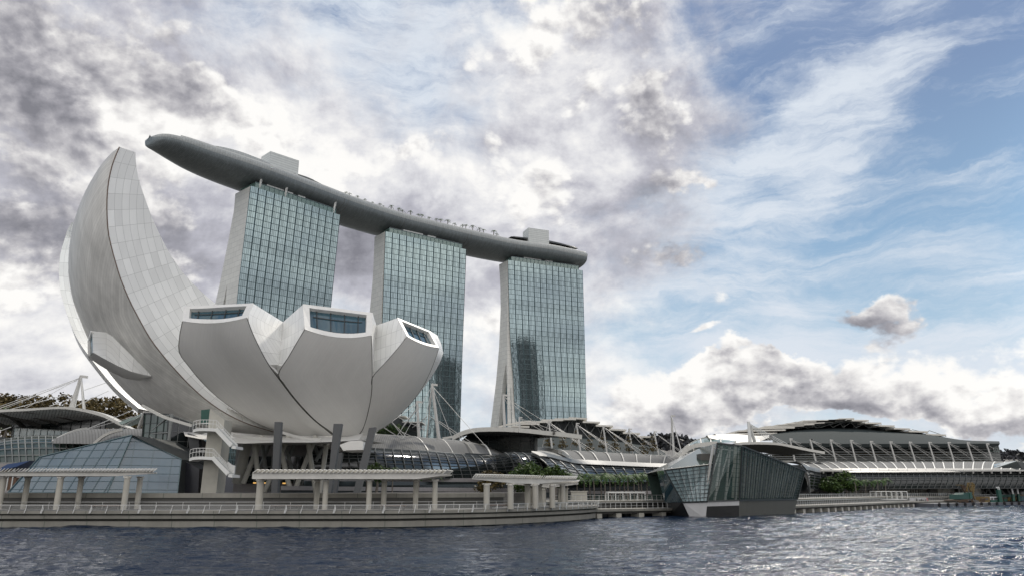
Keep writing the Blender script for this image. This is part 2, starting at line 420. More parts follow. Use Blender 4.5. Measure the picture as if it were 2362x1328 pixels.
M['pavilion_glass'] = glass_mat('blue_pavilion_glass', (.05, .10, .135), .05, None, 3.1, 2.4, .25, .9)
M['crystal_glass'] = glass_mat('green_pavilion_glass', (.06, .13, .11), .05, .36, 1.9, 1.6, .3, .9)
M['crystal_glass_b'] = glass_mat('pale_blue_pavilion_glass', (.34, .46, .48), .05, .55, 1.9, 1.6, .3, 1)  # pale colour emulates bright sky showing in the glass
M['bar_dark'] = mat('dark_grey_glazing_bar', (.085, .09, .088), .5)
M['mall_glass'] = glass_mat('dark_mall_glass', (.018, .023, .023), .12, None, 2.4, 1.6, .5, .5)
M['mall_glass_g'] = glass_mat('mall_glass_greenish', (.05, .075, .065), .1, None, 2.4, 1.4, .6, .6)
M['mullion'] = mat('dark_mullion', (.03, .035, .035), .5)
M['rib_glass'] = mat('grey_glazing_bar', (.20, .21, .20), .5)
M['canopy'] = panel_mat('ribbed_metal_canopy', (.18, .18, .175), (.115, .115, .11), 200, .55, .08, .75, .0, .04, 0, .06, .08)
M['canopy_pale'] = panel_mat('pale_ribbed_canopy', (.72, .72, .70), (.40, .40, .39), 200, .75, .1, .7, .0, .04, 0, .04, .1)
M['canopy_edge'] = mat('canopy_edge_beam', (.52, .51, .47), .5, 0, .06)
M['roof_grey'] = panel_mat('standing_seam_roof', (.042, .052, .053), (.03, .036, .036), .6, 300, .04, .8, .0, .03, 0, .1, .06)
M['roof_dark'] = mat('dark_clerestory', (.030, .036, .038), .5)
M['roof_plate'] = mat('pale_roof_plate', (.66, .63, .56), .5, 0, .05)
M['black'] = mat('black_cladding_and_shade', (.012, .013, .018), .3, 0, .2)
M['dark_base'] = panel_mat('dark_stone_base', (.045, .048, .042), (.03, .03, .03), 2.2, 1.1, .03, .4, 0, .1, .5, .15)
M['brown_base'] = panel_mat('brown_stone_base', (.12, .112, .09), (.075, .07, .055), 2.2, .95, .025, .5, 0, .12, .5, .15)
M['white_base'] = panel_mat('white_panel_base', (.86, .86, .85), (.5, .5, .5), 2.2, 1.3, .02, .35, 0, .03)
M['mast_paint'] = mat('dull_white_mast', (.52, .51, .48), .5, 0, .06)
M['pergola'] = mat('white_pergola_paint', (.58, .565, .52), .55, 0, .12, .8)
M['ground'] = mat('ground_paving', (.075, .072, .065), .9, 0, .2, .05)
M['pink_wall'] = mat('pale_mauve_wall', (.27, .255, .25), .7)
M['bark'] = mat('grey_bark', (.16, .14, .12), .9, 0, .2, 3)
M['leaf'] = leaf_mat('tree_leaves', (.012, .030, .009), (.075, .12, .026))
M['leaf_dark'] = leaf_mat('olive_tree_leaves', (.02, .018, .007), (.17, .125, .045), .25)
M['palm_leaf'] = leaf_mat('palm_fronds', (.010, .035, .010), (.09, .16, .03))
M['hill'] = leaf_mat('hill_woods', (.012, .014, .016), (.055, .055, .06), .03)
M['yellow'] = mat('yellow_paint', (.15, .10, .03), .7, 0, .3, 2)
M['green_paint'] = mat('green_paint', (.025, .075, .06), .6, 0, .15, 2)
M['teal_dark'] = mat('dark_green_paint', (.015, .075, .055), .5)
M['rust'] = mat('rusty_steel', (.08, .05, .03), .8, 0, .3, 3)
M['blue_paint'] = mat('blue_container_paint', (.02, .055, .15), .5)
M['rubber'] = mat('tyre_rubber', (.015, .015, .015), .9)
M['hull'] = mat('grey_barge_hull', (.10, .105, .115), .6, 0, .2, 1)
M['red'] = mat('red_cloth', (.38, .03, .03), .7)
M['banner'] = mat('grey_white_banner', (.42, .42, .43), .7, 0, .2, .8)
M['wood'] = mat('brown_bench_wood', (.11, .06, .035), .7)
M['lamp'] = mat('warm_lamp', (.9, .6, .2), .5)
nl = NT(M['lamp'].node_tree).n['Principled BSDF']; nl.inputs['Emission Color'].default_value = (1, .55, .15, 1); nl.inputs['Emission Strength'].default_value = .8

# water: dark navy body; the waves themselves are modelled, only the finest ripples are in the surface
m = bpy.data.materials.new('bay_water'); m.use_nodes = True; M['water'] = m
N = NT(m.node_tree); b = N.n['Principled BSDF']
b.inputs['Base Color'].default_value = (.003, .012, .031, 1); b.inputs['Roughness'].default_value = .03
b.inputs['IOR'].default_value = 1.33; b.inputs['Specular IOR Level'].default_value = .24
o = N.new('ShaderNodeTexCoord').outputs['Object']
mp = N.new('ShaderNodeMapping'); N.l.new(o, mp.inputs['Vector']); mp.inputs['Scale'].default_value = (.38, 1, 1)
h = N.m('ADD', N.noise(mp.outputs[0], 3.2, 4, .6, .3).outputs['Fac'], N.m('MULTIPLY', N.noise(mp.outputs[0], .9, 2, .5, .3).outputs['Fac'], 1.2))
bp = N.new('ShaderNodeBump'); bp.inputs['Strength'].default_value = 1.0; bp.inputs['Distance'].default_value = .13
N.l.new(h, bp.inputs['Height']); N.l.new(bp.outputs[0], b.inputs['Normal'])
# ------------------------------------------------------------------ water and land
import numpy as np
def water_mesh():
    """one sheet: wind waves as real relief between the near water and 400 m, calm beyond"""
    rs = np.random.RandomState(4)
    ys = [-3000, -600, -150, -40, 0, 12, 20]; y = 27.0
    while y < 420: ys.append(y); y *= 1.0048
    ys += [440, 480, 540, 640, 800, 1100, 2000, 9000]; ys = np.array(ys)
    q = np.linspace(-.80, .80, 560); q = np.concatenate([[-60, -8, -2.2, -1.2], q, [1.2, 2.2, 8, 60]])
    X = np.outer(np.maximum(np.abs(ys), 26), q); X = np.clip(X, -7000, 7000); Y = np.repeat(ys[:, None], len(q), 1)
    Z = np.zeros_like(X)
    for k in range(64):
        lam = .55 * (9 ** (rs.rand() ** 1.3)); th = rs.normal(1.45, .42); a = .0125 * lam ** .95
        kx, ky = np.cos(th) * 2 * np.pi / lam, np.sin(th) * 2 * np.pi / lam
        ph = kx * X + ky * Y + rs.rand() * 6.28 + 1.3 * np.sin(X * .021 * rs.rand() + Y * .017 + k)
        w = np.clip((lam - 2.0 * Y * .0048) / (1.2 * Y * .0048 + .01), 0, 1)
        Z += a * w * (1 - 1.25 * np.abs(np.sin(ph / 2)) + .0 * ph) 
    fade = np.clip((Y - 22) / 8, 0, 1) * np.clip((415 - Y) / 150, 0, 1) * np.clip((.84 - np.abs(X / np.maximum(Y, 1))) / .05, 0, 1)
    gust = .75 + .45 * np.sin(X * .045 + 1.7 * np.sin(Y * .03)) * np.sin(Y * .052 + X * .013 + 1)
    Z *= fade * np.clip(gust, .25, 1.2)
    Z -= Z.mean()
    nr, nc = X.shape
    co = np.stack([X, Y, Z], -1).reshape(-1, 3)
    i = np.arange(nr * nc).reshape(nr, nc); F = np.stack([i[:-1, :-1], i[:-1, 1:], i[1:, 1:], i[1:, :-1]], -1).reshape(-1, 4)
    me = bpy.data.meshes.new('water'); me.vertices.add(len(co)); me.vertices.foreach_set('co', co.ravel())
    me.loops.add(F.size); me.loops.foreach_set('vertex_index', F.ravel().astype(np.int32)); me.polygons.add(len(F))
    me.polygons.foreach_set('loop_start', np.arange(0, F.size, 4, dtype=np.int32))
    me.polygons.foreach_set('use_smooth', np.ones(len(F), dtype=bool))
    me.materials.append(M['water']); me.update(calc_edges=True); me.validate()
    o = bpy.data.objects.new('water', me); C.objects.link(o); o['kind'] = 'structure'
water_mesh()
QUAY = [(-1500, 95), (-60, 95), (-19, 95.5), (-5, 101), (6.5, 113), (5, 124), (9, 134), (24, 143), (48, 158), (58, 172), (84, 206), (105, 230), (131, 253), (170, 283), (250, 338), (700, 620), (6000, 3800)]
gm = MB(); gm.prism(QUAY + [(6000, 8500), (-6000, 8500), (-6000, 95)], -.5, 1.5)
structure('ground', gm, M['ground'])

# ------------------------------------------------------------------ the three towers
ZT = 185.0
def tower(name, label, TL, TR, EL, left, right, sil, gap_e, gap_w, nb=12, plant=()):
    A, B, E = AZ(*TL, ZT), AZ(*TR, ZT), AZ(*EL, ZT)
    fd = (B - A); L = fd.length; fd.normalize()
    fn = Vector((fd.y, -fd.x, 0))                     # towards the bay
    ed = (E - A); ew = ed.length; ed.normalize(); en = Vector((ed.y, -ed.x, 0))
    root = thing('hotel_tower', label, 'tower', (A.x, A.y, 1.5), 'twin legged glass hotel towers carrying the sky deck')
    def curve(pxs, P, n, d):
        pts = [AP(*p, P, n) for p in pxs]
        s = [((p - P).dot(d), p.z) for p in pts]
        def f(z):
            if z >= s[0][1]: return s[0][0]
            for (a, za), (b_, zb) in zip(s, s[1:]):
                if z >= zb: return a + (b_ - a) * (za - z) / (za - zb)
            (a, za), (b_, zb) = s[-2], s[-1]
            return b_ + (b_ - a) * (zb - z) / (za - zb)
        return f
    fl, fr = curve(left, A, fn, fd), curve(right, A, fn, fd)
    es = curve(sil, A, en, ed); ge = curve(gap_e, A, en, ed); gw = curve(gap_w, A, en, ed)
    zgap = AP(*gap_e[0], A, en).z
    zs = [ZT - 4.0 * k for k in range(46)] + [4.0]
    FP = lambda s, z, d=0: A + fd * lerp(fl(z), fr(z), s) + fn * d + Vector((0, 0, z - ZT))
    # curtain wall: each bay is set at a slight angle, so the bays stand like the leaves of a folding screen
    g1, g2, fins, lines = MB(), MB(), MB(), MB()
    for k in range(nb):
        s0, s1 = k / nb, (k + 1) / nb; sm = s1 - .15 / nb
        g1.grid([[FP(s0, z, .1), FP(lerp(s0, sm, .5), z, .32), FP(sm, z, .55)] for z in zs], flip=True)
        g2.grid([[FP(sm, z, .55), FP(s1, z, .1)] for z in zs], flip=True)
        for z0, z1 in zip(zs[::3], zs[3::3]): fins.bar(FP(s0, z0, .28), FP(s0, z1, .28), .2, .5, fn)
        for q in (.25, .5, .75):
            for z0, z1 in zip(zs[::3], zs[3::3]): fins.bar(FP(lerp(s0, sm, q), z0, .1 + .45 * q + .05), FP(lerp(s0, sm, q), z1, .1 + .45 * q + .05), .10, .12, fn)
        for z in zs[1:-1]: lines.bar(FP(s0, z, .18), FP(sm, z, .63), .28, .22); lines.bar(FP(sm, z, .63), FP(s1, z, .18), .28, .22)
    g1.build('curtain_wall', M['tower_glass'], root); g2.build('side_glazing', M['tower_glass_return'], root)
    fins.build('vertical_fins', M['tower_line'], root); lines.build('floor_edges', M['tower_line'], root)
    # slabs behind: west leg and splayed east leg
    def leg(qa, qb, z0, z1, name, dep=0.0):
        w = MB(); zz = [z1] + [z for z in zs if z0 + .6 <= z <= z1 - .6] + [z0]
        EP = lambda q, z, s: A - fn * .7 + ed * q + Vector((0, 0, z - ZT)) + fd * (s * lerp(fl(z), fr(z), 1) + (1 - s) * dep)
        a = lambda s: [[EP(qa(z), z, s), EP(lerp(qa(z), qb(z), .5), z, s), EP(qb(z), z, s)] for z in zz]
        w.grid(a(0)); w.grid(a(1), flip=True)
        w.grid([[EP(qb(z), z, 0), EP(qb(z), z, 1)] for z in zz])
        w.grid([[EP(qa(z), z, 1), EP(qa(z), z, 0)] for z in zz])
        z = zz[0]; w.quad(EP(qa(z), z, 0), EP(qa(z), z, 1), EP(qb(z), z, 1), EP(qb(z), z, 0))
        w.build(name, M['tower_wall'], root)
    z0 = lambda z: max(-2.0, fl(z) * 0.0)
    leg(lambda z: .0, lambda z: es(z), zgap, ZT, 'end_wall')
    leg(lambda z: .0, lambda z: gw(z), 4.0, zgap, 'west_leg')
    leg(lambda z: ge(z), lambda z: es(z), 4.0, zgap, 'east_leg')
    at = MB(); zz = [zgap - .5 - k * 6 for k in range(int((zgap - 6) / 6) + 1)]
    at.grid([[A + ed * gw(z) + fd * 3 + Vector((0, 0, z - ZT)), A + ed * ge(z) + fd * 3 + Vector((0, 0, z - ZT))] for z in zz])
    at.build('atrium_glazing', M['sky_glass'], root)
    # crown: balustrade, plant boxes and props under the deck
    cr = MB(); cr.slab([FP(.07, ZT, -3), FP(.93, ZT, -3), FP(.93, ZT, -ew + 3), FP(.07, ZT, -ew + 3)], (0, 0, 5.5)); cr.build('crown', M['dark_roof'], root)
    bal = MB(); up = Vector((0, 0, 3.8))
    a_, b_ = FP(.05, ZT, -.8), FP(.95, ZT, -.8); bal.slab([a_, b_, b_ + up, a_ + up], -fn * .15)
    c_ = FP(.05, ZT, -ew + 1); bal.slab([a_, c_, c_ + up, a_ + up], fd * .15)
    bal.build('roof_balustrade', M['green_glass'], root)
    bp_ = MB()
    for k in range(19): p = FP(.05 + .05 * k, ZT, -.6); bp_.bar(p, p + up, .22)
    bp_.bar(a_ + up + fn * .1, b_ + up + fn * .1, .3); bp_.build('balustrade_frame', M['tower_line'], root)
    bx = MB()
    for s0, s1 in plant:
        p, q = FP(s0, ZT + 4.0, -1.8), FP(s1, ZT + 4.0, -1.8); bx.slab([p, q, q - fn * 4, p - fn * 4], (0, 0, 1.4))
    if plant: bx.build('roof_plant_box', M['deck_roof'], root)
    for s in ((.1, .37, .93) if name == 'a' else ()):
        pm = MB(); p = FP(s, ZT, -1.5); pm.bar(p, p + Vector((1.5, -1, 9)), 1.1); pm.build('prop', M['white'], root)
    return A, B, E
Z1 = lambda x, y: (x / 3.79, 300 + y / 3.79)
Z3 = lambda x, y: (330 + x / 4.724, 280 + y / 4.724)
Z4 = lambda x, y: (770 + x / 3.872, 420 + y / 3.872)
tower('a', 'largest hotel tower, leftmost of the three, behind the petals of the white museum', (578, 429), (785, 497), (544, 447),
      [(578, 429), (551, 650), (546, 700)], [(785, 497), (773, 610), (762, 720)],
      [(544, 447), (541, 485), (527, 560), (509, 650), (498, 698)], [(525, 656), (516, 702)], [(525, 656), (521, 702)], 12, ((.18, .36), (.4, .46), (.52, .6)))
tower('b', 'middle hotel tower of glass, between the leftmost and rightmost tower', (889, 534), (1075.5, 576), (865, 546.5),
      [(889, 534), (882, 743), (880, 860)], [(1075.5, 576), (1067, 800), (1061, 1002)],
      [(865, 546.5), (861, 640), (854, 717), (842, 800)], [(870, 760), (855, 850)], [(870, 760), (866, 850)], 12, ((.22, .46), (.52, .62)))
tower('c', 'rightmost hotel tower standing on two splayed legs with open sky to its right', (1171.6, 600), (1344, 624), (1152, 610),
      [(1171.6, 600), (1174, 700), (1177, 790), (1184.6, 880), (1188.5, 980)], [(1344, 624), (1349, 800), (1353, 960)],
      [(1152, 610), (1155, 660), (1155.6, 714), (1152, 800), (1145, 880), (1132, 985)], [(1168, 835), (1161, 880), (1150, 983)], [(1168, 835), (1170, 880), (1172.7, 978)], 12, ((.22, .45), (.5, .6)))

# ------------------------------------------------------------------ sky deck across the towers
rim_px = [(346, 316), (372, 309), (400, 311), (448, 324), (525, 350), (624, 383), (690, 408), (753, 432), (830, 461), (925, 492), (1010, 514), (1080, 531), (1183, 554), (1270, 567), (1320, 577), (1355, 585)]
rim = smooth_px([AZ(*p, 200) for p in rim_px], 110)
root = thing('sky_deck', 'long curved ship shaped deck lying across the tops of three hotel towers', 'rooftop deck', (rim[60].x, rim[60].y, 189))
Ltot = 0; cum = [0]
for a, b in zip(rim, rim[1:]): cum.append(cum[-1] + (b - a).length)
Ltot = cum[-1]
rowsB, rowsF, rowsT, far = [], [], [], []
dirs = []
for i, p in enumerate(rim):
    a, b = rim[max(0, i - 3)], rim[min(len(rim) - 1, i + 3)]
    dirs.append((b - a).normalized())
DN = []
for i, p in enumerate(rim):
    t = cum[i] / Ltot
    d = dirs[i] if t > .22 else dirs[min(len(dirs) - 1, int(.24 * len(dirs)))]
    n = Vector((-d.y, d.x, 0)).normalized()
    u = min(1, cum[i] / 95.0)
    w = 39 * math.sqrt(max(0.0006, 1 - (1 - u) ** 2.0))
    DN.append((n, w))
    dep = 11.0 * min(1, (w / 39)) ** .55
    prof = []
    for k in range(17):
        th = math.pi * k / 16
        x = w / 2 - (w / 2) * math.cos(th) * .985
        z = 200 - 3.0 * min(1, w / 30) - (dep - 3.0) * max(0, math.sin(th)) ** .8
        prof.append(Vector((p.x, p.y, 0)) + n * x + Vector((0, 0, z)))
    rowsB.append(prof)
    rowsF.append([Vector(p), Vector(p) - n * .35 + Vector((0, 0, -1.5 * min(1, w / 30))), prof[0]])
    q = Vector(p) + n * w
    rowsT.append([Vector(p), Vector(p) + n * w * .5, q]); far.append([prof[-1], q])
hb = MB(); hb.grid(rowsB)
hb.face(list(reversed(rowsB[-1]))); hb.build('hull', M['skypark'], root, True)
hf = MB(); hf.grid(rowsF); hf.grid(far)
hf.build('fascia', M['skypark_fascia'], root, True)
ht = MB(); ht.grid(rowsT, flip=True)
r = rowsT[-1]; ht.quad(r[0], r[2], far[-1][0], rowsF[-1][2]); ht.build('deck', M['deck_roof'], root)
RL = MB()                               # parapet along the rim, seams of the hull
for i in range(6, len(rim) - 2):
    n, w = DN[i]; RL.bar(rim[i] + n * .5 + Vector((0, 0, .5)), rim[i + 1] + DN[i + 1][0] * .5 + Vector((0, 0, .5)), .18, 1.0)
RL.build('parapet', M['deck_roof'], root)
SM = MB()
for px in (800, 923, 1083, 1196):
    i = min(range(len(rim)), key=lambda k: abs(1181 + FPX * rim[k].x / (rim[k].y * math.cos(TILT) + (rim[k].z - EYE) * math.sin(TILT)) - px))
    for di in (0, 1):
        prof = rowsB[i + di]; SM.sweep([rowsF[i + di][0]] + [q + Vector((0, 0, -.04)) for q in prof[:10]], .22, .12)
SM.build('hull_seams', M['joint'], root)
def rimpt(px, inset, z):
    i = min(range(len(rim)), key=lambda k: abs(1181 + FPX * rim[k].x / (rim[k].y * math.cos(TILT) + (rim[k].z - EYE) * math.sin(TILT)) - px))
    return Vector((rim[i].x, rim[i].y, 0)) + DN[i][0] * inset + Vector((0, 0, z)), DN[i][0], dirs[i]
def deckstrip(name, mt, ua, ub, in0, in1, za, zb, zmid=None, n=14, label=None, taper=True):
    mb = MB(); rows = []
    for k in range(n + 1):
        t = k / n; p, nn, dd = rimpt(lerp(ua, ub, t), 0, 0)
        hgt = (zb - za) * (math.sin(math.pi * min(1, max(0, t))) ** .45 if taper else 1)
        if taper and k in (0, n): hgt = .1
        rows.append([p + nn * in0 + Vector((0, 0, za)), p + nn * (in0 + .6) + Vector((0, 0, za + hgt * .7)), p + nn * lerp(in0, in1, .35) + Vector((0, 0, za + hgt)),
                     p + nn * lerp(in0, in1, .7) + Vector((0, 0, za + hgt)), p + nn * in1 + Vector((0, 0, za))])
    mb.grid(rows, flip=True); mb.face(rows[0]); mb.face(list(reversed(rows[-1])))
    return mb.build(name, mt, root)
deckstrip('observation_roof', M['skypark_fascia'], 478, 660, 4, 30, 200, 207)
deckstrip('rim_terrace', M['skypark_fascia'], 520, 800, 1.5, 6, 200, 202.2)
deckstrip('terrace_glass', M['green_glass'], 500, 600, 5, 6, 200, 204.5)
deckstrip('restaurant_roof', M['dark_roof'], 672, 762, 4.5, 28, 201, 206)
deckstrip('club_roof', M['dark_roof'], 1186, 1343, 4, 30, 204.4, 206.8)
deckstrip('club_glazing', M['mall_glass_g'], 1196, 1338, 5.5, 28, 200, 204.3, taper=False)
deckstrip('club_terrace', M['deck_roof'], 1240, 1352, 1.2, 4.2, 200, 202.0, taper=False)
def plantbox(px, tl, tr, bot, zt):
    a, b = AZ(*tl, zt), AZ(*tr, zt)
    d = (b - a).normalized(); n = Vector((-d.y, d.x, 0)); mb = MB()
    mb.slab([Vector((a.x, a.y, bot)), Vector((b.x, b.y, bot)), Vector((b.x, b.y, bot)) + n * 12, Vector((a.x, a.y, bot)) + n * 12], (0, 0, zt - bot))
    mb.build('lift_housing', M['louvre_box'], root)
plantbox(655, (624, 349), (690, 371), 201, 213.5)
plantbox(1230, (1219, 525.5), (1266, 532), 201, 214)

# palms along the deck
def palm_mesh(h, n=9, fl=3.0, r=.2, seed=0, lean=0.15):
    rnd = random.Random(seed); tm, fm = MB(), MB()
    top = Vector((lean * h * .3, 0, h)); pts = [Vector((0, 0, 0)), Vector((lean * h * .1, 0, h * .5)), top]
    for (a, b), (ra, rb) in zip(zip(pts, pts[1:]), ((r * 1.25, r), (r, r * .75))): tm.tube(a, b, ra, rb, 7)
    for k in range(n):
        a = 2 * math.pi * (k + rnd.random() * .6) / n; el = rnd.uniform(.15, 1.15); L = fl * rnd.uniform(.8, 1.1)
        d = Vector((math.cos(a), math.sin(a), 0)); sd = Vector((-d.y, d.x, 0)); prev = None
        S = 9; pp = []
        for q in range(S + 1):
            t = q / S; pp.append(top + d * (L * t * math.cos(el * (1 - .25 * t))) + Vector((0, 0, L * (math.sin(el) * t - 1.05 * t * t))))
        for q in range(S):
            t = (q + .5) / S; wdt = .24 * fl * math.sin(math.pi * min(1, .12 + .86 * t)) ** .7; c = pp[q].lerp(pp[q + 1], .5)
            for s in (-1, 1):
                e = c + sd * s * wdt + Vector((0, 0, -wdt * .55)) + d * wdt * .45
                fm.face([pp[q], pp[q].lerp(pp[q + 1], .62), e])
    return tm, fm
def palm(name, label, loc, h, fl, group, seed, n=9, r=.2, mt=None):
    t = thing(name, label, 'palm tree', (0, 0, 0), group)
    tm, fm = palm_mesh(h, n, fl, r, seed)
    tm.build('trunk', M['bark'], t); fm.build('crown', mt or M['palm_leaf'], t)
    t.location = loc
    return t
ORD = 'first second third fourth fifth sixth seventh eighth ninth tenth eleventh twelfth thirteenth fourteenth fifteenth sixteenth seventeenth eighteenth nineteenth twentieth twenty-first twenty-second twenty-third twenty-fourth twenty-fifth'.split()
pxs = [803, 818, 834, 849, 864, 880, 895, 910, 924, 938, 953, 966, 982, 997, 1011, 1025, 1039, 1055, 1070, 1084, 1097, 1112, 1124, 1141, 1153]
base = [palm('deck_palm', 'x', (0, 0, 0), 5.2, 3.6, 'palms along the edge of the sky deck', s, 8, .28) for s in (1, 2, 3)]
for i, px in enumerate(pxs):
    p, n, d = rimpt(px, 4.0, 200)
    sc = 1.0 if px > 900 else .72
    lb = '%s palm from the left in the row on the edge of the sky deck' % ORD[i]
    if i < 3: base[i].location = p; base[i].scale = (sc,) * 3; base[i]['label'] = lb
    else: dup(base[i % 3], p, i * 1.7, sc * random.uniform(.8, 1.15), lb)
# ------------------------------------------------------------------ lotus shaped museum
MC = Vector((-29.5, 138, 0)); POLE = 10.5
ZB = lambda x, y: (400 + x / 3.579, 680 + y / 3.579)      # enlarged view of the bowl
ZP = lambda x, y: (100 + x / 3.907, 600 + y / 3.907)      # enlarged view of the tall petal
Z2 = lambda x, y: (330 + x / 4.427, 930 + y / 4.427)      # enlarged view under the bowl
museum = thing('lotus_museum', 'white museum shaped like an open lotus flower with one tall petal', 'museum', (MC.x, MC.y, 4))
def az_s(az):                         # how far the petals reach in each direction (0 = right, 90 = to the camera)
    K = [(-180, 1.3), (-90, 1.05), (0, 1.0), (50, 1.05), (90, 1.25), (125, 1.75), (150, 2.3), (180, 2.6)]
    az = (az + 180) % 360 - 180
    for (a, x), (b_, y) in zip(K, K[1:]):
        if az <= b_: t = (az - a) / (b_ - a); t = t * t * (3 - 2 * t); return x + (y - x) * t
    return 2.0
def bowl_f(p):
    dx, dy = p.x - MC.x, MC.y - p.y
    h = max(0.0, p.z - POLE); h = min(h, 24)
    r = math.hypot(dx, dy); s = az_s(math.degrees(math.atan2(dy, dx)))
    return r - s * (1.47 * h - .0299 * h * h), r
def bowl(u, v):
    """where the sight line meets the bowl"""
    rr = ray(u, v); o_ = Vector((0, 0, EYE)); best = None; prev = None
    k = 85.0
    while k < 175:
        p = o_ + rr * k; f, r = bowl_f(p)
        if best is None or f < best[0]: best = (f, k)
        if f <= 0:
            a, b = k - .5, k
            for _ in range(12):
                m_ = (a + b) / 2
                if bowl_f(o_ + rr * m_)[0] <= 0: b = m_
                else: a = m_
            return o_ + rr * b
        k += .5
    return o_ + rr * best[1]
def px_loft(L, Rr, nu, nv, fn, bow_top=None):
    """surface between two picture curves, each sight line met with fn"""
    l, r = smooth_px(L, nv), smooth_px(Rr, nv)
    rows = []
    for i in range(nv):
        row = []
        for j in range(nu):
            t = j / (nu - 1); p = l[i].lerp(r[i], t)
            if bow_top and i < nv // 2:
                f = (1 - i / (nv / 2)) ** 1.5; p = p + Vector((0, bow_top * f * 4 * t * (1 - t), 0))
            row.append(fn(p.x, p.y))
        rows.append(row)
    return rows
def inset(p, d):                      # push a point horizontally towards the museum's axis
    a = Vector((MC.x - p.x, MC.y - p.y, 0)).normalized(); return p + a * d
def at_len(u, v, ref, d):             # on sight line (u,v), d metres farther off than ref
    rr = ray(u, v); k = (ref.y + d) / rr.y
    return Vector((0, 0, EYE)) + rr * k
def ZBv(*p): return [ZB(*q) for q in p]

# bellies ---------------------------------------------------------
p1L = ZBv((75, 218), (52, 330), (48, 470), (130, 590), (220, 700), (330, 810), (470, 920), (640, 1030), (820, 1110), (1000, 1160))
p1R = ZBv((608, 190), (650, 305), (728, 470), (800, 595), (870, 690), (960, 810), (1060, 930), (1160, 1030), (1260, 1110), (1330, 1165))
p2L = ZBv((1083, 285), (1020, 390), (950, 510), (866, 650), (905, 720), (985, 830), (1080, 940), (1180, 1040), (1290, 1120), (1345, 1165))
p2R = ZBv((1634, 336), (1638, 450), (1641, 600), (1640, 720), (1632, 830), (1615, 930), (1590, 1030), (1560, 1110), (1530, 1150), (1505, 1190))
p3L = ZBv((1926, 345), (1850, 440), (1760, 545), (1644, 676), (1640, 760), (1630, 850), (1612, 940), (1590, 1030), (1562, 1110), (1535, 1150))
p3R = ZBv((2190, 438), (2160, 530), (2105, 665), (2055, 760), (1985, 860), (1920, 935), (1845, 1005), (1760, 1075), (1680, 1120), (1600, 1160))
petals = []
def petal(label, L, Rr, bow):
    rows = px_loft(L, Rr, 15, 30, bowl, bow)
    mb = MB(); mb.grid(rows, flip=True)
    o_ = mb.build('petal', M['belly'], museum, True, label)
    return rows, o_
r1, P1 = petal('wide petal with a window strip, left of the bowl', p1L, p1R, 9)
r2, P2 = petal('middle petal with a five pane window', p2L, p2R, 12)
r3, P3 = petal('right petal with a slanted window', p3L, p3R, 5)

# windows at the petal ends ---------------------------------------
def win(par, rows, tl, tr, npane, depth, fw=1.0):
    """frame + glass on the cut end of a petal; bottom follows the belly's upper edge"""
    bot = rows[0]; n = len(bot)
    TLp, TRp = at_len(*tl, bot[0], depth), at_len(*tr, bot[-1], depth)
    top = [TLp.lerp(TRp, j / (n - 1)) for j in range(n)]
    cen = (bot[n // 2] + top[n // 2]) / 2
    nrm = (bot[-1] - bot[0]).cross(top[0] - bot[0]).normalized()
    if nrm.y > 0: nrm = -nrm
    fr = MB(); out = nrm * .12; thk = -nrm * .9
    inb = [b.lerp(t, fw / max(.5, (t - b).length)) for b, t in zip(bot, top)]
    intp = [t.lerp(b, fw * .75 / max(.5, (t - b).length)) for b, t in zip(bot, top)]
    W_ = (top[-1] - top[0]).length; a = fw / W_
    def strip(A_, B_):
        for j in range(n - 1):
            fr.slab([A_[j] + out, A_[j + 1] + out, B_[j + 1] + out, B_[j] + out], thk)
    strip(bot, inb); strip(intp, top)
    def side(j0, sg):
        e0b, e0t = inb[j0], intp[j0]; k = j0 + sg
        e1b = inb[j0] + (inb[k] - inb[j0]).normalized() * fw; e1t = intp[j0] + (intp[k] - intp[j0]).normalized() * fw
        q = [e0b + out, e1b + out, e1t + out, e0t + out]
        fr.slab(q, thk)
    side(0, 1); side(n - 1, -1)
    f = fr.build('window_frame', M['petal_frame'], par)
    g = MB(); rec = -nrm * .55
    g.grid([[p + rec for p in inb], [p + rec for p in intp]], flip=True)
    g.build('window', M['sky_glass'], par)
    mu = MB()
    for k in range(1, npane):
        t = k / npane * (n - 1); j = int(t); q = t - j
        lo, hi = inb[j].lerp(inb[min(n - 1, j + 1)], q), intp[j].lerp(intp[min(n - 1, j + 1)], q)
        mu.bar(lo + rec * .8, hi + rec * .8, .13)
    def rail(tt):
        pts = [inb[j].lerp(intp[j], tt) + rec * .8 for j in range(n)]; mu.sweep(pts[2:-2], .11)
    rail(.70)
    if npane == 5: rail(.12) if depth > 3.4 else None
    mu.build('glazing_bars', M['mullion'], par)
    return top
t1 = win(P1, r1, ZB(92, 98), ZB(664, 72), 5, 3.0)
t2 = win(P2, r2, ZB(1068, 78), ZB(1645, 150), 5, 3.5)
t3 = win(P3, r3, ZB(1845, 190), ZB(2120, 302), 5, 3.0, .8)

# side walls of the petals, meeting in valleys ---------------------
def side_wall(name, par, edge, ridge, label=None, ny=10, nx=8):
    a, b = resample(edge, ny), resample(ridge, ny)
    mb = MB(); rows = [[p.lerp(q, j / (nx - 1)) for j in range(nx)] for p, q in zip(a, b)]
    # the uv runs across the petal, panel rows follow its height
    mb.grid(rows); return mb.build(name, M['petal_side'], par, True, label)
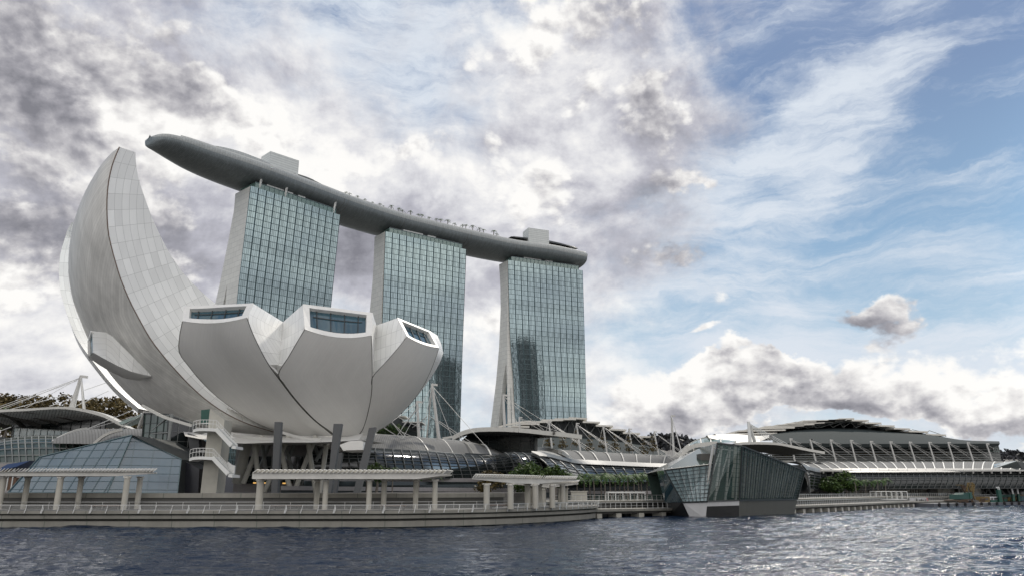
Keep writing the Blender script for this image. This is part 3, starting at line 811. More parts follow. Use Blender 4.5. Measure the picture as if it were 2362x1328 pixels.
# valley between petal 1 and 2
v12t = at_len(*ZB(905, 222), t1[-1], 9); v12b = bowl(*ZB(862, 650))
ridge12 = [v12t, at_len(*ZB(895, 320), t1[-1], 7.5), at_len(*ZB(885, 440), t1[-1], 5), v12b]
e1 = [t1[-1]] + [r1[i][-1] for i in range(0, 10)]; e1 = [t1[-1], r1[0][-1]] + [r1[i][-1] for i in range(1, 11)]
e1 = [p for p in e1 if p.z > v12b.z + .2] + [v12b]
side_wall('side_wall', P1, e1, ridge12)
e2 = [t2[0], r2[0][0]] + [r2[i][0] for i in range(1, 12)]
e2 = [p for p in e2 if p.z > v12b.z + .2] + [v12b]
side_wall('side_wall', P2, ridge12, e2)
# valley between petal 2 and 3
v23b = bowl(*ZB(1643, 680)) + Vector((0, .6, 0))
v23t = at_len(*ZB(1640, 262), t2[-1], 6)
e3 = [t3[0], r3[0][0]] + [r3[i][0] for i in range(1, 12)]; e3 = [p for p in e3 if p.z > v23b.z + .2] + [v23b]
side_wall('side_wall', P3, [v23t, at_len(*ZB(1630, 400), t2[-1], 6), at_len(*ZB(1636, 560), t2[-1], 4), v23b], e3)
mb = MB(); mb.grid([[t2[-1], v23t + Vector((.5, 3, 0))], [r2[0][-1], v23t + Vector((.5, 3, -8))], [r2[8][-1], v23b]]); mb.build('side_wall', M['petal_side'], P2)
# right edge: the side of petal 3 and the petal behind it
sil = ZBv((2160, 300), (2228, 455), (2205, 545), (2160, 630), (2105, 710), (2040, 800), (1970, 880), (1890, 960), (1800, 1040), (1700, 1110), (1620, 1155))
e = [t3[-1], r3[0][-1]] + [r3[i][-1] for i in range(2, 30, 2)]; e = resample(e, 16)
so = smooth_px([ZB(2130, 303)] + sil, 16)
so = [at_len(p.x, p.y, q, 3.5) for p, q in zip(so, e)]
mb = MB(); mb.grid([[a, a.lerp(b, .5), b] for a, b in zip(e, so)]); mb.build('side_wall', M['petal_side'], P3, True)
# narrow joints between the petals (open grooves with dark depth)
gr = MB()
def groove(A_, B_, w, push):
    a, b = resample(A_, 14), resample(B_, 14)
    gr.grid([[p, p.lerp(q, .5) + Vector((0, push, .2)), q] for p, q in zip(a, b)])
g12a = [r1[i][-1] for i in range(10, 30)]; g12b = [r2[i][0] for i in range(9, 30)]
groove(g12a, g12b, .5, .5)
gr.build('petal_groove', M['belly_stained'], museum)
jl = MB()
for rows, j, i0 in ((r1, -1, 10), (r2, 0, 10), (r2, -1, 0), (r3, 0, 11), (r1, 0, 0), (r2, 0, 0), (r1, -1, 0), (r3, 0, 0), (r3, -1, 0)):
    jl.sweep([rows[i][j] for i in range(i0, 30)], .10, .08)
jl.build('petal_edges', M['joint'], museum)

# tall petal -------------------------------------------------------
ang = R(45); td = Vector((-math.cos(ang), -math.sin(ang), 0)); tn = Vector((math.sin(ang), -math.cos(ang), 0))   # outwards, side normal (towards camera, right)
TP0 = Vector((-36, 144, 0))
def onside(u, v, off=0.0): return AP(u, v, TP0 - tn * off, tn)
Rpx = [(275.5, 339.5), ZP(-5 + 0, 0) if False else (262, 372), (253, 405), (248, 440), (246.5, 480), (249, 530), (255, 562), (265, 600), (280, 648), (300, 695), (318, 730), (345, 778), (374, 817), (405, 853), (440, 890), (480, 925), (525, 955), (575, 978), (640, 997), (700, 1010)]
Spx = [(312.5, 352), (313.5, 375), (318, 405), (325, 430), (337, 465), (352, 505), (372, 548), (395, 590), (425, 632), (460, 668), (503, 704), (560, 745), (620, 800)]
Lpx = [(275.5, 339.5), (258, 352), (233, 380), (217, 405), (200, 435), (184, 470), (171, 510), (163, 548), (158, 590), (158, 630), (163, 669), (171, 702), (184, 735), (200, 775), (222, 815), (245, 850), (280, 893), (325, 935), (380, 968), (440, 990), (500, 1003), (560, 1012)]
n = 44
Rp = smooth_px(Rpx, n); Lp = smooth_px(Lpx, n); Sp = smooth_px(Spx, n)
R3 = [onside(p.x, p.y) for p in Rp]
wf = lambda t: 19 * min(1, t / .45) ** .8 if t < .55 else lerp(19, 8, (t - .55) / .45)
L3 = [onside(p.x, p.y, wf(i / (n - 1))) for i, p in enumerate(Lp)]
tall = []
for i in range(n):
    a, b = L3[i], R3[i]; row = []
    t = i / (n - 1)
    prevR = R3[max(0, i - 1)]; nxtR = R3[min(n - 1, i + 1)]
    tg = (nxtR - prevR).normalized(); outn = (b - a).cross(tg)
    if outn.length < 1e-6: outn = td.copy()
    outn.normalize()
    if outn.z > 0 or outn.y > .6: outn = -outn if outn.dot(td) < 0 else outn
    wd = (b - a).length
    for j in range(13):
        s = j / 12; row.append(a.lerp(b, s) + outn * (.10 * wd * 4 * s * (1 - s)) * (1 if outn.dot(td) > 0 else -1))
    tall.append(row)
mb = MB(); mb.grid(tall, flip=True)
TALL = mb.build('petal', M['belly_stained'], museum, True, 'tallest petal rising to a blunt point')
S3 = [onside(p.x, p.y) for p in Sp]
mb = MB(); Rs = R3[:]; m2 = n
Rside = resample(R3[:33], 30); Sside = resample(S3, 30)
rows = [[a.lerp(b, j / 8) for j in range(9)] for a, b in zip(Rside, Sside)]
mb.grid(rows)
lowR = resample(R3[32:], 16)
lowS = [onside(u.x, u.y, .6) for u in smooth_px([(620, 800), (560, 860), (520, 905), (560, 940), (620, 975), (700, 1008)], 16)]
mb.grid([[a, a.lerp(b, .5), b] for a, b in zip(lowR, lowS)])
mb.build('side_wall', M['petal_side'], TALL, True)
mb = MB()                                # the petal's inner face, seen from the far side
back = [p - tn * min(14, 14 * min(1, i / 12)) for i, p in enumerate(Sside)]
mb.grid([[a, b] for a, b in zip(Sside, back)]); Lr = resample(L3[:33], 30)
mb.grid([[a, b] for a, b in zip(back, Lr)]); mb.build('inner_face', M['petal_side'], TALL, True)
jl = MB(); jl.sweep(R3, .14, .12); jl.build('edge_joint', M['edge_brown'], TALL)

# petal standing behind the tall one: only a sliver shows
Opx = [(165, 513), (157, 527), (148, 555), (139, 585), (136, 615), (136, 645), (140, 672), (148, 705), (157, 732), (177, 779), (211, 828), (264, 892), (320, 941)]
Op = smooth_px(Opx, 26)
Ipx = smooth_px([(166, 513), (185, 540), (185, 600), (185, 640), (190, 680), (205, 740), (235, 800), (270, 850), (320, 905), (380, 955)], 26)
off2 = lambda i: 21.0
A3 = [onside(p.x, p.y, 21) for p in Op]; B3 = [onside(p.x, p.y, 24) for p in Ipx]
mb = MB(); mb.grid([[a, a.lerp(b, .33), a.lerp(b, .66), b] for a, b in zip(A3, B3)])
back = [p - tn * 9 * math.sin(min(math.pi / 2, .2 + i / 10)) + td * -3 for i, p in enumerate(A3)]
mb.grid([[a, b] for a, b in zip(back, A3)])
mb.grid([[a, b] for a, b in zip(B3, back)])
mb.build('petal', M['petal_side'], museum, True, 'second tall petal mostly hidden behind the tallest one')

# short petal in front of the tall petal's foot
def front(u, v, dd):
    base_ = onside(u, v, 9); rr = ray(u, v); k = (base_.y - dd) / rr.y
    return Vector((0, 0, EYE)) + rr * k
tl_, tr_, tip_ = front(*ZP(440, 635), 5), front(*ZP(590, 650), 3.2), front(*ZP(988, 1042), 4.5)
lowc = [front(*ZP(*p), d) for p, d in (((447, 828), 6.2), ((540, 880), 6), ((660, 945), 5), ((790, 1000), 4.6), ((900, 1028), 4.4), ((988, 1042), 4.5))]
upc = resample([tl_, tr_], 3) + resample([tr_, tip_], 8)[1:]
lo_ = resample(lowc, 10)
mb = MB(); mb.grid([[a.lerp(b, j / 5) for j in range(6)] for a, b in zip(resample([tl_, tr_, front(*ZP(700, 760), 3.8), front(*ZP(860, 920), 4.2), tip_], 10), lo_)])
SHORT = mb.build('petal', M['petal_side'], museum, False, 'short pointed petal jutting from the tallest petal')
und = [front(*ZP(*p), d) for p, d in (((435, 893), 3.2), ((500, 940), 3.2), ((600, 1000), 2.8), ((720, 1060), 2.2), ((860, 1085), 2.0), ((988, 1044), 4.2))]
mb = MB(); mb.grid([[a, a.lerp(b, .5) + Vector((0, -.3, -.2)), b] for a, b in zip(lo_, resample(und, 10))]); mb.build('belly', M['belly'], SHORT, True)
mb = MB(); q = [front(*ZP(440, 640), 5), front(*ZP(418, 720), 4.2), front(*ZP(420, 850), 3.8), front(*ZP(436, 893), 3.2), front(*ZP(455, 845), 5.5), front(*ZP(447, 828), 6.2)]
mb.face(q); mb.build('window', M['sky_glass'], SHORT)
mb = MB(); mb.sweep([q[0], q[1], q[2], q[3]], .45); mb.build('window_frame', M['petal_frame'], SHORT)

# back of the bowl, closing the flower when seen from the side; low petals pointing away
mb = MB(); rows = []
for k in range(13):
    h = .5 + 16.5 * k / 12; row = []
    for j in range(33):
        az = lerp(-200, 20, j / 32); s = az_s(az) * .93; rr_ = s * (1.47 * h - .0299 * h * h)
        row.append(MC + Vector((math.cos(R(az)) * rr_, -math.sin(R(az)) * rr_, POLE + h)))
    rows.append(row)
mb.grid(rows); mb.build('rear_bowl', M['belly'], museum, True)
mb = MB(); rows = [[MC + Vector((math.cos(R(a)) * r_, -math.sin(R(a)) * r_, POLE + hh)) for a in range(-200, 170, 12)] for r_, hh in ((2, 7), (6, 9), (9, 13))]
mb.grid(rows, flip=True); mb.build('inner_bowl', M['petal_side'], museum, True)
# underside: shallow skirt closing the bowl, with its pale drip edges
mb = MB(); rows = []
skirt = smooth_px([Z2(430, 330), Z2(700, 380), Z2(1000, 405), Z2(1350, 395), Z2(1700, 395), Z2(2000, 385), Z2(2200, 370)], 24)
top_ = smooth_px([Z2(380, 210), Z2(760, 270), Z2(1100, 310), Z2(1450, 330), Z2(1800, 330), Z2(2050, 340), Z2(2250, 300)], 24)
mb.grid([[AY(a.x, a.y, 133), AY(a.x, a.y, 133).lerp(AY(b.x, b.y, 124), .5), AY(b.x, b.y, 122)] for a, b in zip(top_, skirt)] )
rows = [[AY(b.x, b.y, 122), AY(b.x, b.y + 2, 122) + Vector((0, 26, 1.2))] for b in skirt]; mb.grid(rows)
mb.build('soffit', M['belly'], museum, True)
mb = MB()
for pts, yy in (([(-10, 20), (200, 130), (350, 180), (500, 225)], 118), ([(920, 325), (1060, 345), (1200, 358), (1340, 366)], 119), ([(1410, 290), (1520, 325), (1660, 355), (1818, 372)], 119.5)):
    pp = smooth_px([Z2(*p) for p in pts], 12); mb = MB(); mb.sweep([AY(p.x, p.y, yy) for p in pp], .3, .42); mb.build('drip_edge', M['canopy_edge'], museum)
# hanging end block at the right of the soffit
mb = MB(); a = [AY(*Z2(*p), 121) for p in ((2005, 420), (2110, 380), (2215, 375), (2250, 390), (2240, 470), (2080, 475), (2045, 480))]; mb.slab(a, (0, 7, 0)); mb.build('drainage_box', M['petal_frame'], museum)

# legs
def leg(name, t0, t1, b0, b1, y, mt, dep=1.1):
    mb = MB(); a, b, c_, d = AY(*t0, y), AY(*t1, y), AY(*b1, y), AY(*b0, y)
    mb.slab([a, b, c_, d], (0, dep, 0)); return mb.build(name, mt, museum)
leg('column', (633, 972), (648, 972), (625, 1138), (639.5, 1138), 116, M['dark_col'])
leg('column', Z2(1945, 205), Z2(2028, 205), Z2(1875, 925), Z2(1915, 925), 115, M['dark_col'])
leg('column', Z2(1960, 500), Z2(2035, 500), Z2(1905, 925), Z2(1970, 925), 121, M['dark_col'])
leg('column', Z2(455, 300), Z2(570, 340), Z2(520, 925), Z2(575, 925), 124, M['dark_col'])
mb = MB(); c0 = [(855, 985), (867, 984), (833, 1138), (815, 1138)]
leg('column', (851, 986), (866, 984), (814, 1138), (829, 1138), 113, M['dark_col'])
for x0, y0, x1, y1, yy, r_ in ((1190, 395, 1025, 815, 131, .42), (1145, 480, 1190, 870, 130, .42), (1462, 385, 1240, 900, 131, .42), (1400, 440, 1510, 922, 130, .42), (1738, 395, 1535, 922, 131, .42), (1690, 430, 1768, 922, 130, .42), (1862, 500, 1805, 922, 129, .4),
                          (1300, 390, 1195, 660, 139, .34), (1215, 415, 1290, 900, 138, .34), (1552, 390, 1370, 860, 139, .34), (1452, 420, 1530, 720, 138, .34), (1872, 395, 1762, 585, 138, .34), (1040, 490, 955, 815, 134, .9), (1745, 400, 1800, 560, 139, .3), (1700, 640, 1610, 925, 137, .34)):
    mb = MB(); a, b = AY(*Z2(x0, y0), yy), AY(*Z2(x1, y1), yy); mb.tube(a + (a - b).normalized() * 1.2, b, r_, None, 12); mb.build('strut', M['strut'] if yy < 136 else M['rib_glass'], museum)
# glazed hall and core under the bowl
mb = MB(); a, b = AY(*Z2(960, 400), 144), AY(*Z2(2200, 400), 144)
mb.slab([Vector((a.x, 144, 4)), Vector((b.x, 144, 4)), Vector((b.x, 144, 12.9)), Vector((a.x, 144, 12.9))], (0, 8, 0)); mb.build('core', M['pink_wall'], museum)
mb = MB(); z0 = AY(*Z2(1200, 812), 142).z; z1 = AY(*Z2(1200, 530), 142).z
mb.slab([Vector((a.x + 1, 143.6, z0)), Vector((b.x - 1, 143.6, z0)), Vector((b.x - 1, 143.6, z1)), Vector((a.x + 1, 143.6, z1))], (0, .3, 0)); mb.build('hall_glazing', M['mall_glass'], museum)
mb = MB()
for k in range(15): x = lerp(a.x + 1, b.x - 1, k / 14); mb.bar((x, 143.5, z0), (x, 143.5, z1), .16)
for q in (.3, .6, 1): mb.bar((a.x + 1, 143.5, lerp(z0, z1, q)), (b.x - 1, 143.5, lerp(z0, z1, q)), .14)
mb.build('hall_mullions', M['rib_glass'], museum)

for x, y in ((1140, 808), (1252, 809), (1440, 812), (1725, 816)):
    mb = MB(); p = AY(*Z2(x, y), 136); mb.box(p, (.5, .2, .22)); mb.build('lamp', M['lamp'], museum)
# stair tower beside the bowl -------------------------------------
st = thing('stair_tower', 'white concrete stair tower with curved landings beside the museum bowl', 'stair tower', tuple(AY(*Z2(660, 915), 113)))
mb = MB(); y = 112
a = [Z2(683, 55), Z2(832, 165), Z2(745, 917), Z2(585, 917)]
mb.slab([AY(*p, y) for p in a], (0, 3.2, 0)); mb.build('shaft', M['concrete'], st)
mb = MB(); mb.slab([AY(*p, 113.4) for p in (Z2(592, 65), Z2(684, 55), Z2(672, 215), Z2(590, 205))], (0, 2, 0))
mb.build('louvre_panel', M['teal_dark'], st)
for (ly, dx) in ((250, 0), (540, -35)):
    pts = [Z2(508 + dx, ly + 15), Z2(560 + dx, ly), Z2(660 + dx, ly - 2), Z2(745 + dx, ly + 4)]
    pp = smooth_px(pts, 8); P_ = [AY(p.x, p.y, 109.3 + .5 * math.sin(i / 7 * 3.1)) for i, p in enumerate(pp)]
    mb = MB()
    for q, w in zip(P_, P_[1:]): mb.slab([q, w, w + Vector((0, 3.2, 0)), q + Vector((0, 3.2, 0))], (0, 0, -.42))
    ld = mb.build('landing', M['white'], st)
    e0, e1 = AY(*Z2(745 + dx, ly + 8), 109.4), AY(*Z2(905 + dx, ly + 178), 109.4)
    fl_ = MB(); fl_.bar(e0, e1, .3, .55); fl_.bar(e0 + Vector((0, 1.9, 0)), e1 + Vector((0, 1.9, 0)), .3, .55)
    for k in range(15):
        q = e0.lerp(e1, k / 14); fl_.box(q + Vector((0, .95, .02)), (.42, 1.8, .1))
    e2 = AY(*Z2(948 + dx, ly + 184), 109.4); fl_.slab([e1, e2, e2 + Vector((0, 3, 0)), e1 + Vector((0, 3, 0))], (0, 0, -.4))
    fl_.build('flight', M['white'], st)
    rl = MB(); hgt = Vector((0, 0, 1.15))
    run = P_ + [e1, e2]
    for q, w in zip(run, run[1:]):
        for f in (1, .55): rl.bar(q + hgt * f, w + hgt * f, .07)
        nn_ = max(1, int((w - q).length / .35))
        for k in range(nn_): s = q.lerp(w, k / nn_); rl.bar(s, s + hgt, .05)
    rl.build('railing', M['steel'], st)
    rl = MB(); rl.sweep([P_[0] + hgt + Vector((0, 3, 0)), P_[-1] + hgt + Vector((0, 3, 0))], .07); rl.build('railing', M['steel'], st)
    if dx: q = MB(); q.slab([AY(*Z2(*p), 111) for p in ((860, 590), (905, 625), (935, 630), (930, 712), (880, 700))], (0, .4, 0)); q.build('parapet', M['white'], st)

# ------------------------------------------------------------------ quay and podium in front of the museum
PATH = [Vector(p) for p in ((-120, 92.3, 0), (-60, 92.3, 0), (-19, 92.4, 0), (-11, 94.4, 0), (-4.4, 97.8, 0), (1.6, 103.5, 0), (7.3, 111, 0), (11.2, 118, 0), (13.6, 124.5, 0), (14.6, 133, 0))]
def off_path(path, d):
    out = []
    for i, p in enumerate(path):
        a, b = path[max(0, i - 1)], path[min(len(path) - 1, i + 1)]
        t = (b - a).normalized(); out.append(p + Vector((-t.y, t.x, 0)) * d)
    return out
PS = smooth_px(PATH, 60)
def zt(v, d): return AY(400, v, 92.3 + d).z
def beam(name, d0, d1, z0, z1, mt, par, path=PS):
    a, b = off_path(path, d0), off_path(path, d1); mb = MB(); up = lambda L, z: [Vector((p.x, p.y, z)) for p in L]
    a0, a1, b0, b1 = up(a, z0), up(a, z1), up(b, z0), up(b, z1)
    mb.grid([a0, a1, b1, b0, a0], flip=True)
    mb.face([a0[0], a1[0], b1[0], b0[0]]); mb.face([a0[-1], b0[-1], b1[-1], a1[-1]])
    return mb.build(name, mt, par)
quay = thing('museum_quay', 'stepped concrete quay curving round in front of the white museum', 'quay', (-19, 92.4, 0))
beam('shadow_gap_wall', 2.4, 4, -1, .35, M['black'], quay)  # black strip painted as the shadow gap under the lower beam
beam('lower_beam', .55, 6, zt(1215.3, .5), zt(1201, .5), M['concrete_b'], quay)
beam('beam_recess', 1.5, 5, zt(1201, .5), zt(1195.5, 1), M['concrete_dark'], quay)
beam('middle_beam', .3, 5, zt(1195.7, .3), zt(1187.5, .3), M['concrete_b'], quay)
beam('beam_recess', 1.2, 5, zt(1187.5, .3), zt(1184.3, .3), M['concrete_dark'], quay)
beam('deck_slab', 0, 16, zt(1184.4, 0), zt(1177, 0), M['concrete_b'], quay)
ZD = zt(1177, 0)
# pavings, dwarf wall, upper ledge
beam('deck_paving', .9, 9, ZD - .01, ZD + .02, M['paving'], quay)
PI_ = smooth_px([Vector(p) for p in ((-130, 101, 0), (-60, 101, 0), (-22, 101.2, 0), (-13, 103, 0), (-6, 107, 0), (-1, 112, 0))], 40)
podium = thing('museum_podium', 'raised granite podium with pale ledge that the museum stands on', 'podium', (-40, 101, ZD))
z_a, z_b, z_c = AY(400, 1166, 99.5).z, AY(400, 1147.5, 101).z, AY(400, 1136.3, 101).z
beam('granite_wall', .3, 3, ZD + .02, z_b, M['granite'], podium, PI_)
beam('ledge', 0, 3.2, z_b, z_c, M['concrete_b'], podium, PI_)
pm = MB(); pm.prism([(p.x, p.y) for p in off_path(PI_, 3)] + [(2, 125), (4, 150), (-20, 165), (-130, 165)], 1.6, z_c - .02); pm.build('plaza', M['paving'], podium)
# seat slope with thin rail in front of the podium wall
pm = MB(); a = off_path(PI_, -1.6); 
rl = MB(); hh = [Vector((p.x, p.y, ZD + .9)) for p in a]; rl.sweep(hh, .05)
for k in range(0, 40, 1): rl.bar((a[k].x, a[k].y, ZD), hh[k], .045)
rl.build('railing', M['steel'], podium)
# benches
for i, (u, w) in enumerate(((880 / 3.588, 3.2), (330 + 1470 / 4.427, 3.0), (780 + 480 / 3.794, 2.6), (780 + 1420 / 3.794, 2.4))):
    y = 97.6 if i < 3 else 101.5; c_ = AY(u, 1166, y); t = thing('bench', 'long brown wooden bench %s' % ('behind the leftmost pergola columns', 'below the middle pergola near the dark museum column', 'below the right end of the middle pergola', 'behind the rightmost pergola columns')[i], 'bench', (c_.x, y, ZD), 'wooden benches on the quay')
    mb = MB(); mb.box((c_.x, y, ZD + .50), (w * 1.3, .6, .14)); mb.build('seat', M['wood'], t)
    mb = MB(); mb.box((c_.x - w * .5, y, ZD + .23), (.2, .5, .42)); mb.build('support', M['concrete_dark'], t)
    mb = MB(); mb.box((c_.x + w * .5, y, ZD + .23), (.2, .5, .42)); mb.build('support', M['concrete_dark'], t)
# front railing: slanted blades, every third one a pair
fence = thing('quay_railing', 'steel railing of slanted posts along the edge of the museum quay', 'railing', (-19, 92.4, ZD))
RP = off_path(PS, -.06); rr2 = resample(RP, 84)
zr = zt(1163.5, .3)
for k, p in enumerate(rr2[4:82]):
    q0 = rr2[4 + k - 1]; tdir = (p - q0).normalized(); inn = Vector((-tdir.y, tdir.x, 0)); mb = MB()
    b0 = Vector((p.x, p.y, ZD - .28)); t0 = Vector((p.x, p.y, zr)) - inn * .02
    m0 = (b0 + t0) / 2 + tdir * .10
    mb.sweep([b0 - tdir * .1, m0 - tdir * .06, t0 + tdir * .13], .07, .1)
    if k % 3 == 0: mb.sweep([b0 - tdir * .1 + tdir * .1, m0 + tdir * .08, t0 + tdir * .06], .06, .1)
    mb.build('post', M['steel'], fence)
mb = MB(); hr = [Vector((p.x, p.y, zr)) for p in rr2[3:83]]; mb.sweep(hr, .11, .07)
mb.build('handrail', M['steel'], fence)
mb = MB()
for f in (.18, .34, .5, .66, .82): mb.sweep([Vector((p.x, p.y, ZD + (zr - ZD) * f)) + Vector((0, .05, 0)) for p in rr2[3:83]], .022)
mb.build('cable', M['steel'], fence)

# ------------------------------------------------------------------ pergolas on the quay
def pergola(label, roof_fl, roof_fr, roof_bl, roof_br, cols, zr0, thick, npur, tip_l=0, tip_r=0):
    """roof corners front-left.. in (x, y); columns (x, y)"""
    t = thing('pergola', label, 'pergola', ((roof_fl[0] + roof_fr[0]) / 2, roof_fl[1], ZD), 'pale louvred pergolas on the quay')
    FL, FR, BL, BR = [Vector((*p, 0)) for p in (roof_fl, roof_fr, roof_bl, roof_br)]
    L = (FR - FL).length; d = (FR - FL).normalized()
    def taper(s):
        e = 1.0
        if tip_l and s * L < tip_l: e = min(e, .25 + .75 * s * L / tip_l)
        if tip_r and (1 - s) * L < tip_r: e = min(e, .25 + .75 * (1 - s) * L / tip_r)
        return e
    n = 26; rows_t, rows_b = [], []
    mb = MB()
    def beamline(F0, F1, inx):
        prev = None; mb = MB()
        for k in range(n + 1):
            s = k / n; p = F0.lerp(F1, s); h = thick * taper(s); w = Vector((0, .22, 0))
            cur = [p + Vector((0, 0, zr0 + thick - h)), p + Vector((0, 0, zr0 + thick))]
            if prev:
                mb.slab([prev[0], cur[0], cur[1], prev[1]], w)
            prev = cur
        mb.build('edge_beam' if inx == 0 else 'roof_beam', M['pergola'], t)
    beamline(FL, FR, 0); beamline(BL.lerp(FL, .04), BR.lerp(FR, .04), 0)
    for q in (.33, .66): beamline(FL.lerp(BL, q), FR.lerp(BR, q), 1)
    mb = MB(); mb.slab([Vector((p.x, p.y, zr0 + thick + .02)) for p in (FL + d * .5, FR - d * .5, BR - d * .5, BL + d * .5)], (0, 0, .06)); mb.build('roof_sheet', M['pergola'], t)
    mb = MB()
    for k in range(npur):
        s = (k + .3) / npur; a = FL.lerp(FR, s) + Vector((0, -.45, zr0 + thick + .08)); b = BL.lerp(BR, s) + Vector((0, .3, zr0 + thick + .08))
        sl = d * .5 + Vector((0, 0, .42))
        mb.slab([a, a + sl, b + sl, b], (0.04, 0, -.07))
    mb.build('roof_slats', M['pergola'], t)
    for (x, y, r_) in cols:
        z0 = ZD if y < 100.5 else ZD; cm = MB(); cm.tube((x, y, z0), (x, y, zr0 - .02), r_, r_ * .97, 20); c_ = cm.build('column', M['pale_col'], t, True)
        k_ = MB(); k_.box((x, y, zr0 - .08), (r_ * 2.7, .3, .16)); k_.box((x, y, zr0 - .2), (.5, r_ * 2.4, .12)); k_.build('bracket', M['pergola'], c_)
def colx(u, y, v=1150): return AY(u, v, y).x
P_z = AY(135, 1097, 97.5).z
cols = [(colx(u, 97.2), 97.2, .36) for u in (-140, 0, 133, 288)] + [(colx(u, 100), 100, .34) for u in (-95, 57, 181, 318)]
pergola('long white pergola at the left edge, in front of the blue glass pavilion', (colx(-260, 95.6), 95.6), (colx(352, 97), 97.2), (colx(-260, 100.6) , 100.8), (colx(330, 101), 101), cols, P_z, AY(135, 1086, 96).z - P_z - .1, 76, 0, 5)
P_z = AY(735, 1104, 97).z
cols = [(colx(598, 95.6), 95.6, .44), (colx(851, 96.2), 96.2, .33), (colx(885, 98.6), 98.6, .34), (colx(750, 96.2), 96.2, .33), (colx(730, 99), 99, .33), (colx(958.5, 99.4), 99.4, .33), (colx(1003, 97.4), 97.4, .33)]
pergola('long white louvred pergola in front of the museum, in the middle of the quay', (colx(577, 94.2), 94.2), (colx(1028, 95.8), 95.8), (colx(590, 99.5), 100.2), (colx(1040, 100), 101), cols, P_z, AY(735, 1091, 95).z - P_z, 44, 0, 3.5)
P_z = AY(1176, 1114, 103).z
cols = [(colx(u, y), y, .40) for u, y in ((1122.5, 99.5), (1177.5, 101), (1217, 108), (1235, 104.5), (1244, 112), (1274, 108), (1298, 112))]
pergola('white pergola with thin pointed ends where the quay bends, right of the long one', (colx(1088, 97.5), 97.5), (colx(1331, 112), 112), (colx(1150, 108), 106.5), (colx(1300, 120), 119), cols, P_z, AY(1200, 1104, 102).z - P_z + .1, 44, 8, 8)
P_z = AY(1240, 1129, 122).z + .3
cols = [(colx(u, y), y, .38) for u, y in ((1254, 120), (1292, 122), (1228, 126), (1305, 124))]
pergola('smaller white pergola behind the columns of the bend pergola', (colx(1182, 118), 118), (colx(1335, 121), 121), (colx(1195, 124), 125), (colx(1325, 127), 127), cols, P_z, .75, 26, 6, 5)
# ------------------------------------------------------------------ left side: glass pavilion, theatre, trees
ZL = lambda x, y: (x / 3.588, 860 + y / 3.588)
PZ = z_c
def glazed(par, name, quad, nu, nv, mt, bar_mt, bw=.12, proud=.08, skip_glass=False, barname='glazing_bars', cx=None):
    """planar glazed face (4 corners: bl, br, tr, tl) with a lattice of bars"""
    a, b, c_, d = [Vector(p) for p in quad]; n = (b - a).cross(d - a).normalized()
    if cx is not None and n.dot(a - Vector(cx)) < 0: n = -n
    g = MB(); g.quad(a, b, c_, d)
    if not skip_glass: g.build(name, mt, par)
    k = MB()
    for i in range(nu + 1): t = i / nu; k.bar(a.lerp(b, t) + n * proud, d.lerp(c_, t) + n * proud, bw, bw, n)
    for j in range(nv + 1): t = j / nv; k.bar(a.lerp(d, t) + n * proud * 1.3, b.lerp(c_, t) + n * proud * 1.3, bw * .9, bw * .9, n)
    k.build(barname, bar_mt, par)
    return n
pv = thing('glass_pavilion', 'low faceted blue glass pavilion behind the leftmost pergola', 'pavilion', tuple(AY(*ZL(600, 985), 108)))
yA, yB, yC = 112, 107, 111
bl, bm_, br = AY(*ZL(70, 985), yA), AY(*ZL(890, 988), yB), AY(*ZL(1468, 992), yC)
tl, tm, tr = AY(*ZL(352, 703), yA + 1), AY(*ZL(1096, 511), yB + 2), AY(*ZL(1500, 712), yC + 1)
def polyglaze(par, pts, du, dv, mt, barmt, name='glass_face', bw=.1, slant=0.0):
    """polygon face with bars: verticals (slanted) every du, horizontals every dv, clipped to the outline"""
    pts = [Vector(p) for p in pts]; o_ = pts[0]; ex = (pts[1] - pts[0]).normalized()
    n = ex.cross(pts[2] - pts[0]).normalized(); ey = n.cross(ex)
    if ey.z < 0: ey = -ey
    if n.y > 0: n = -n
    q = [((p - o_).dot(ex), (p - o_).dot(ey)) for p in pts]
    # flatten uv
    g = MB(); flat = [o_ + ex * x + ey * y for x, y in q]; g.face(flat, [(x, y) for x, y in q]); gl = g.build(name, mt, par)
    k = MB()
    def clip(px_, py_, dx, dy):
        ts = []
        for (x0, y0), (x1, y1) in zip(q, q[1:] + q[:1]):
            ax, ay = x1 - x0, y1 - y0; den = dx * ay - dy * ax
            if abs(den) < 1e-9: continue
            t = ((x0 - px_) * ay - (y0 - py_) * ax) / den; s = ((x0 - px_) * dy - (y0 - py_) * dx) / den
            if -1e-6 <= s <= 1 + 1e-6: ts.append(t)
        if len(ts) >= 2 and max(ts) - min(ts) > .1: return min(ts), max(ts)
    xs = [x for x, y in q]; ys = [y for x, y in q]
    P2_ = lambda x, y: o_ + ex * x + ey * y + n * .08
    h = max(ys) - min(ys)
    x = min(xs) - abs(slant) * h - du
    while x < max(xs) + abs(slant) * h + du:
        r = clip(x, 0, slant, 1)
        if r: k.bar(P2_(x + slant * r[0], r[0]), P2_(x + slant * r[1], r[1]), bw, bw, n)
        x += du
    y = min(ys) + dv * .4
    while y < max(ys):
        r = clip(0, y, 1, 0)
        if r: k.bar(P2_(r[0], y), P2_(r[1], y), bw * .8, bw * .8, n)
        y += dv
    for a, b in zip(flat, flat[1:] + flat[:1]): k.bar(a + n * .1, b + n * .1, bw * 2.2, bw * 2.2, n)
    k.build('glazing_bars', barmt, par)
    return gl, n
polyglaze(pv, [bl, bm_, tm, tl], 2.15, 1.13, M['pavilion_glass'], M['tower_line'], slant=.30, bw=.045)
polyglaze(pv, [bm_, br, tr, tm], 2.6, 1.13, M['pavilion_glass'], M['tower_line'], slant=.05, bw=.045)
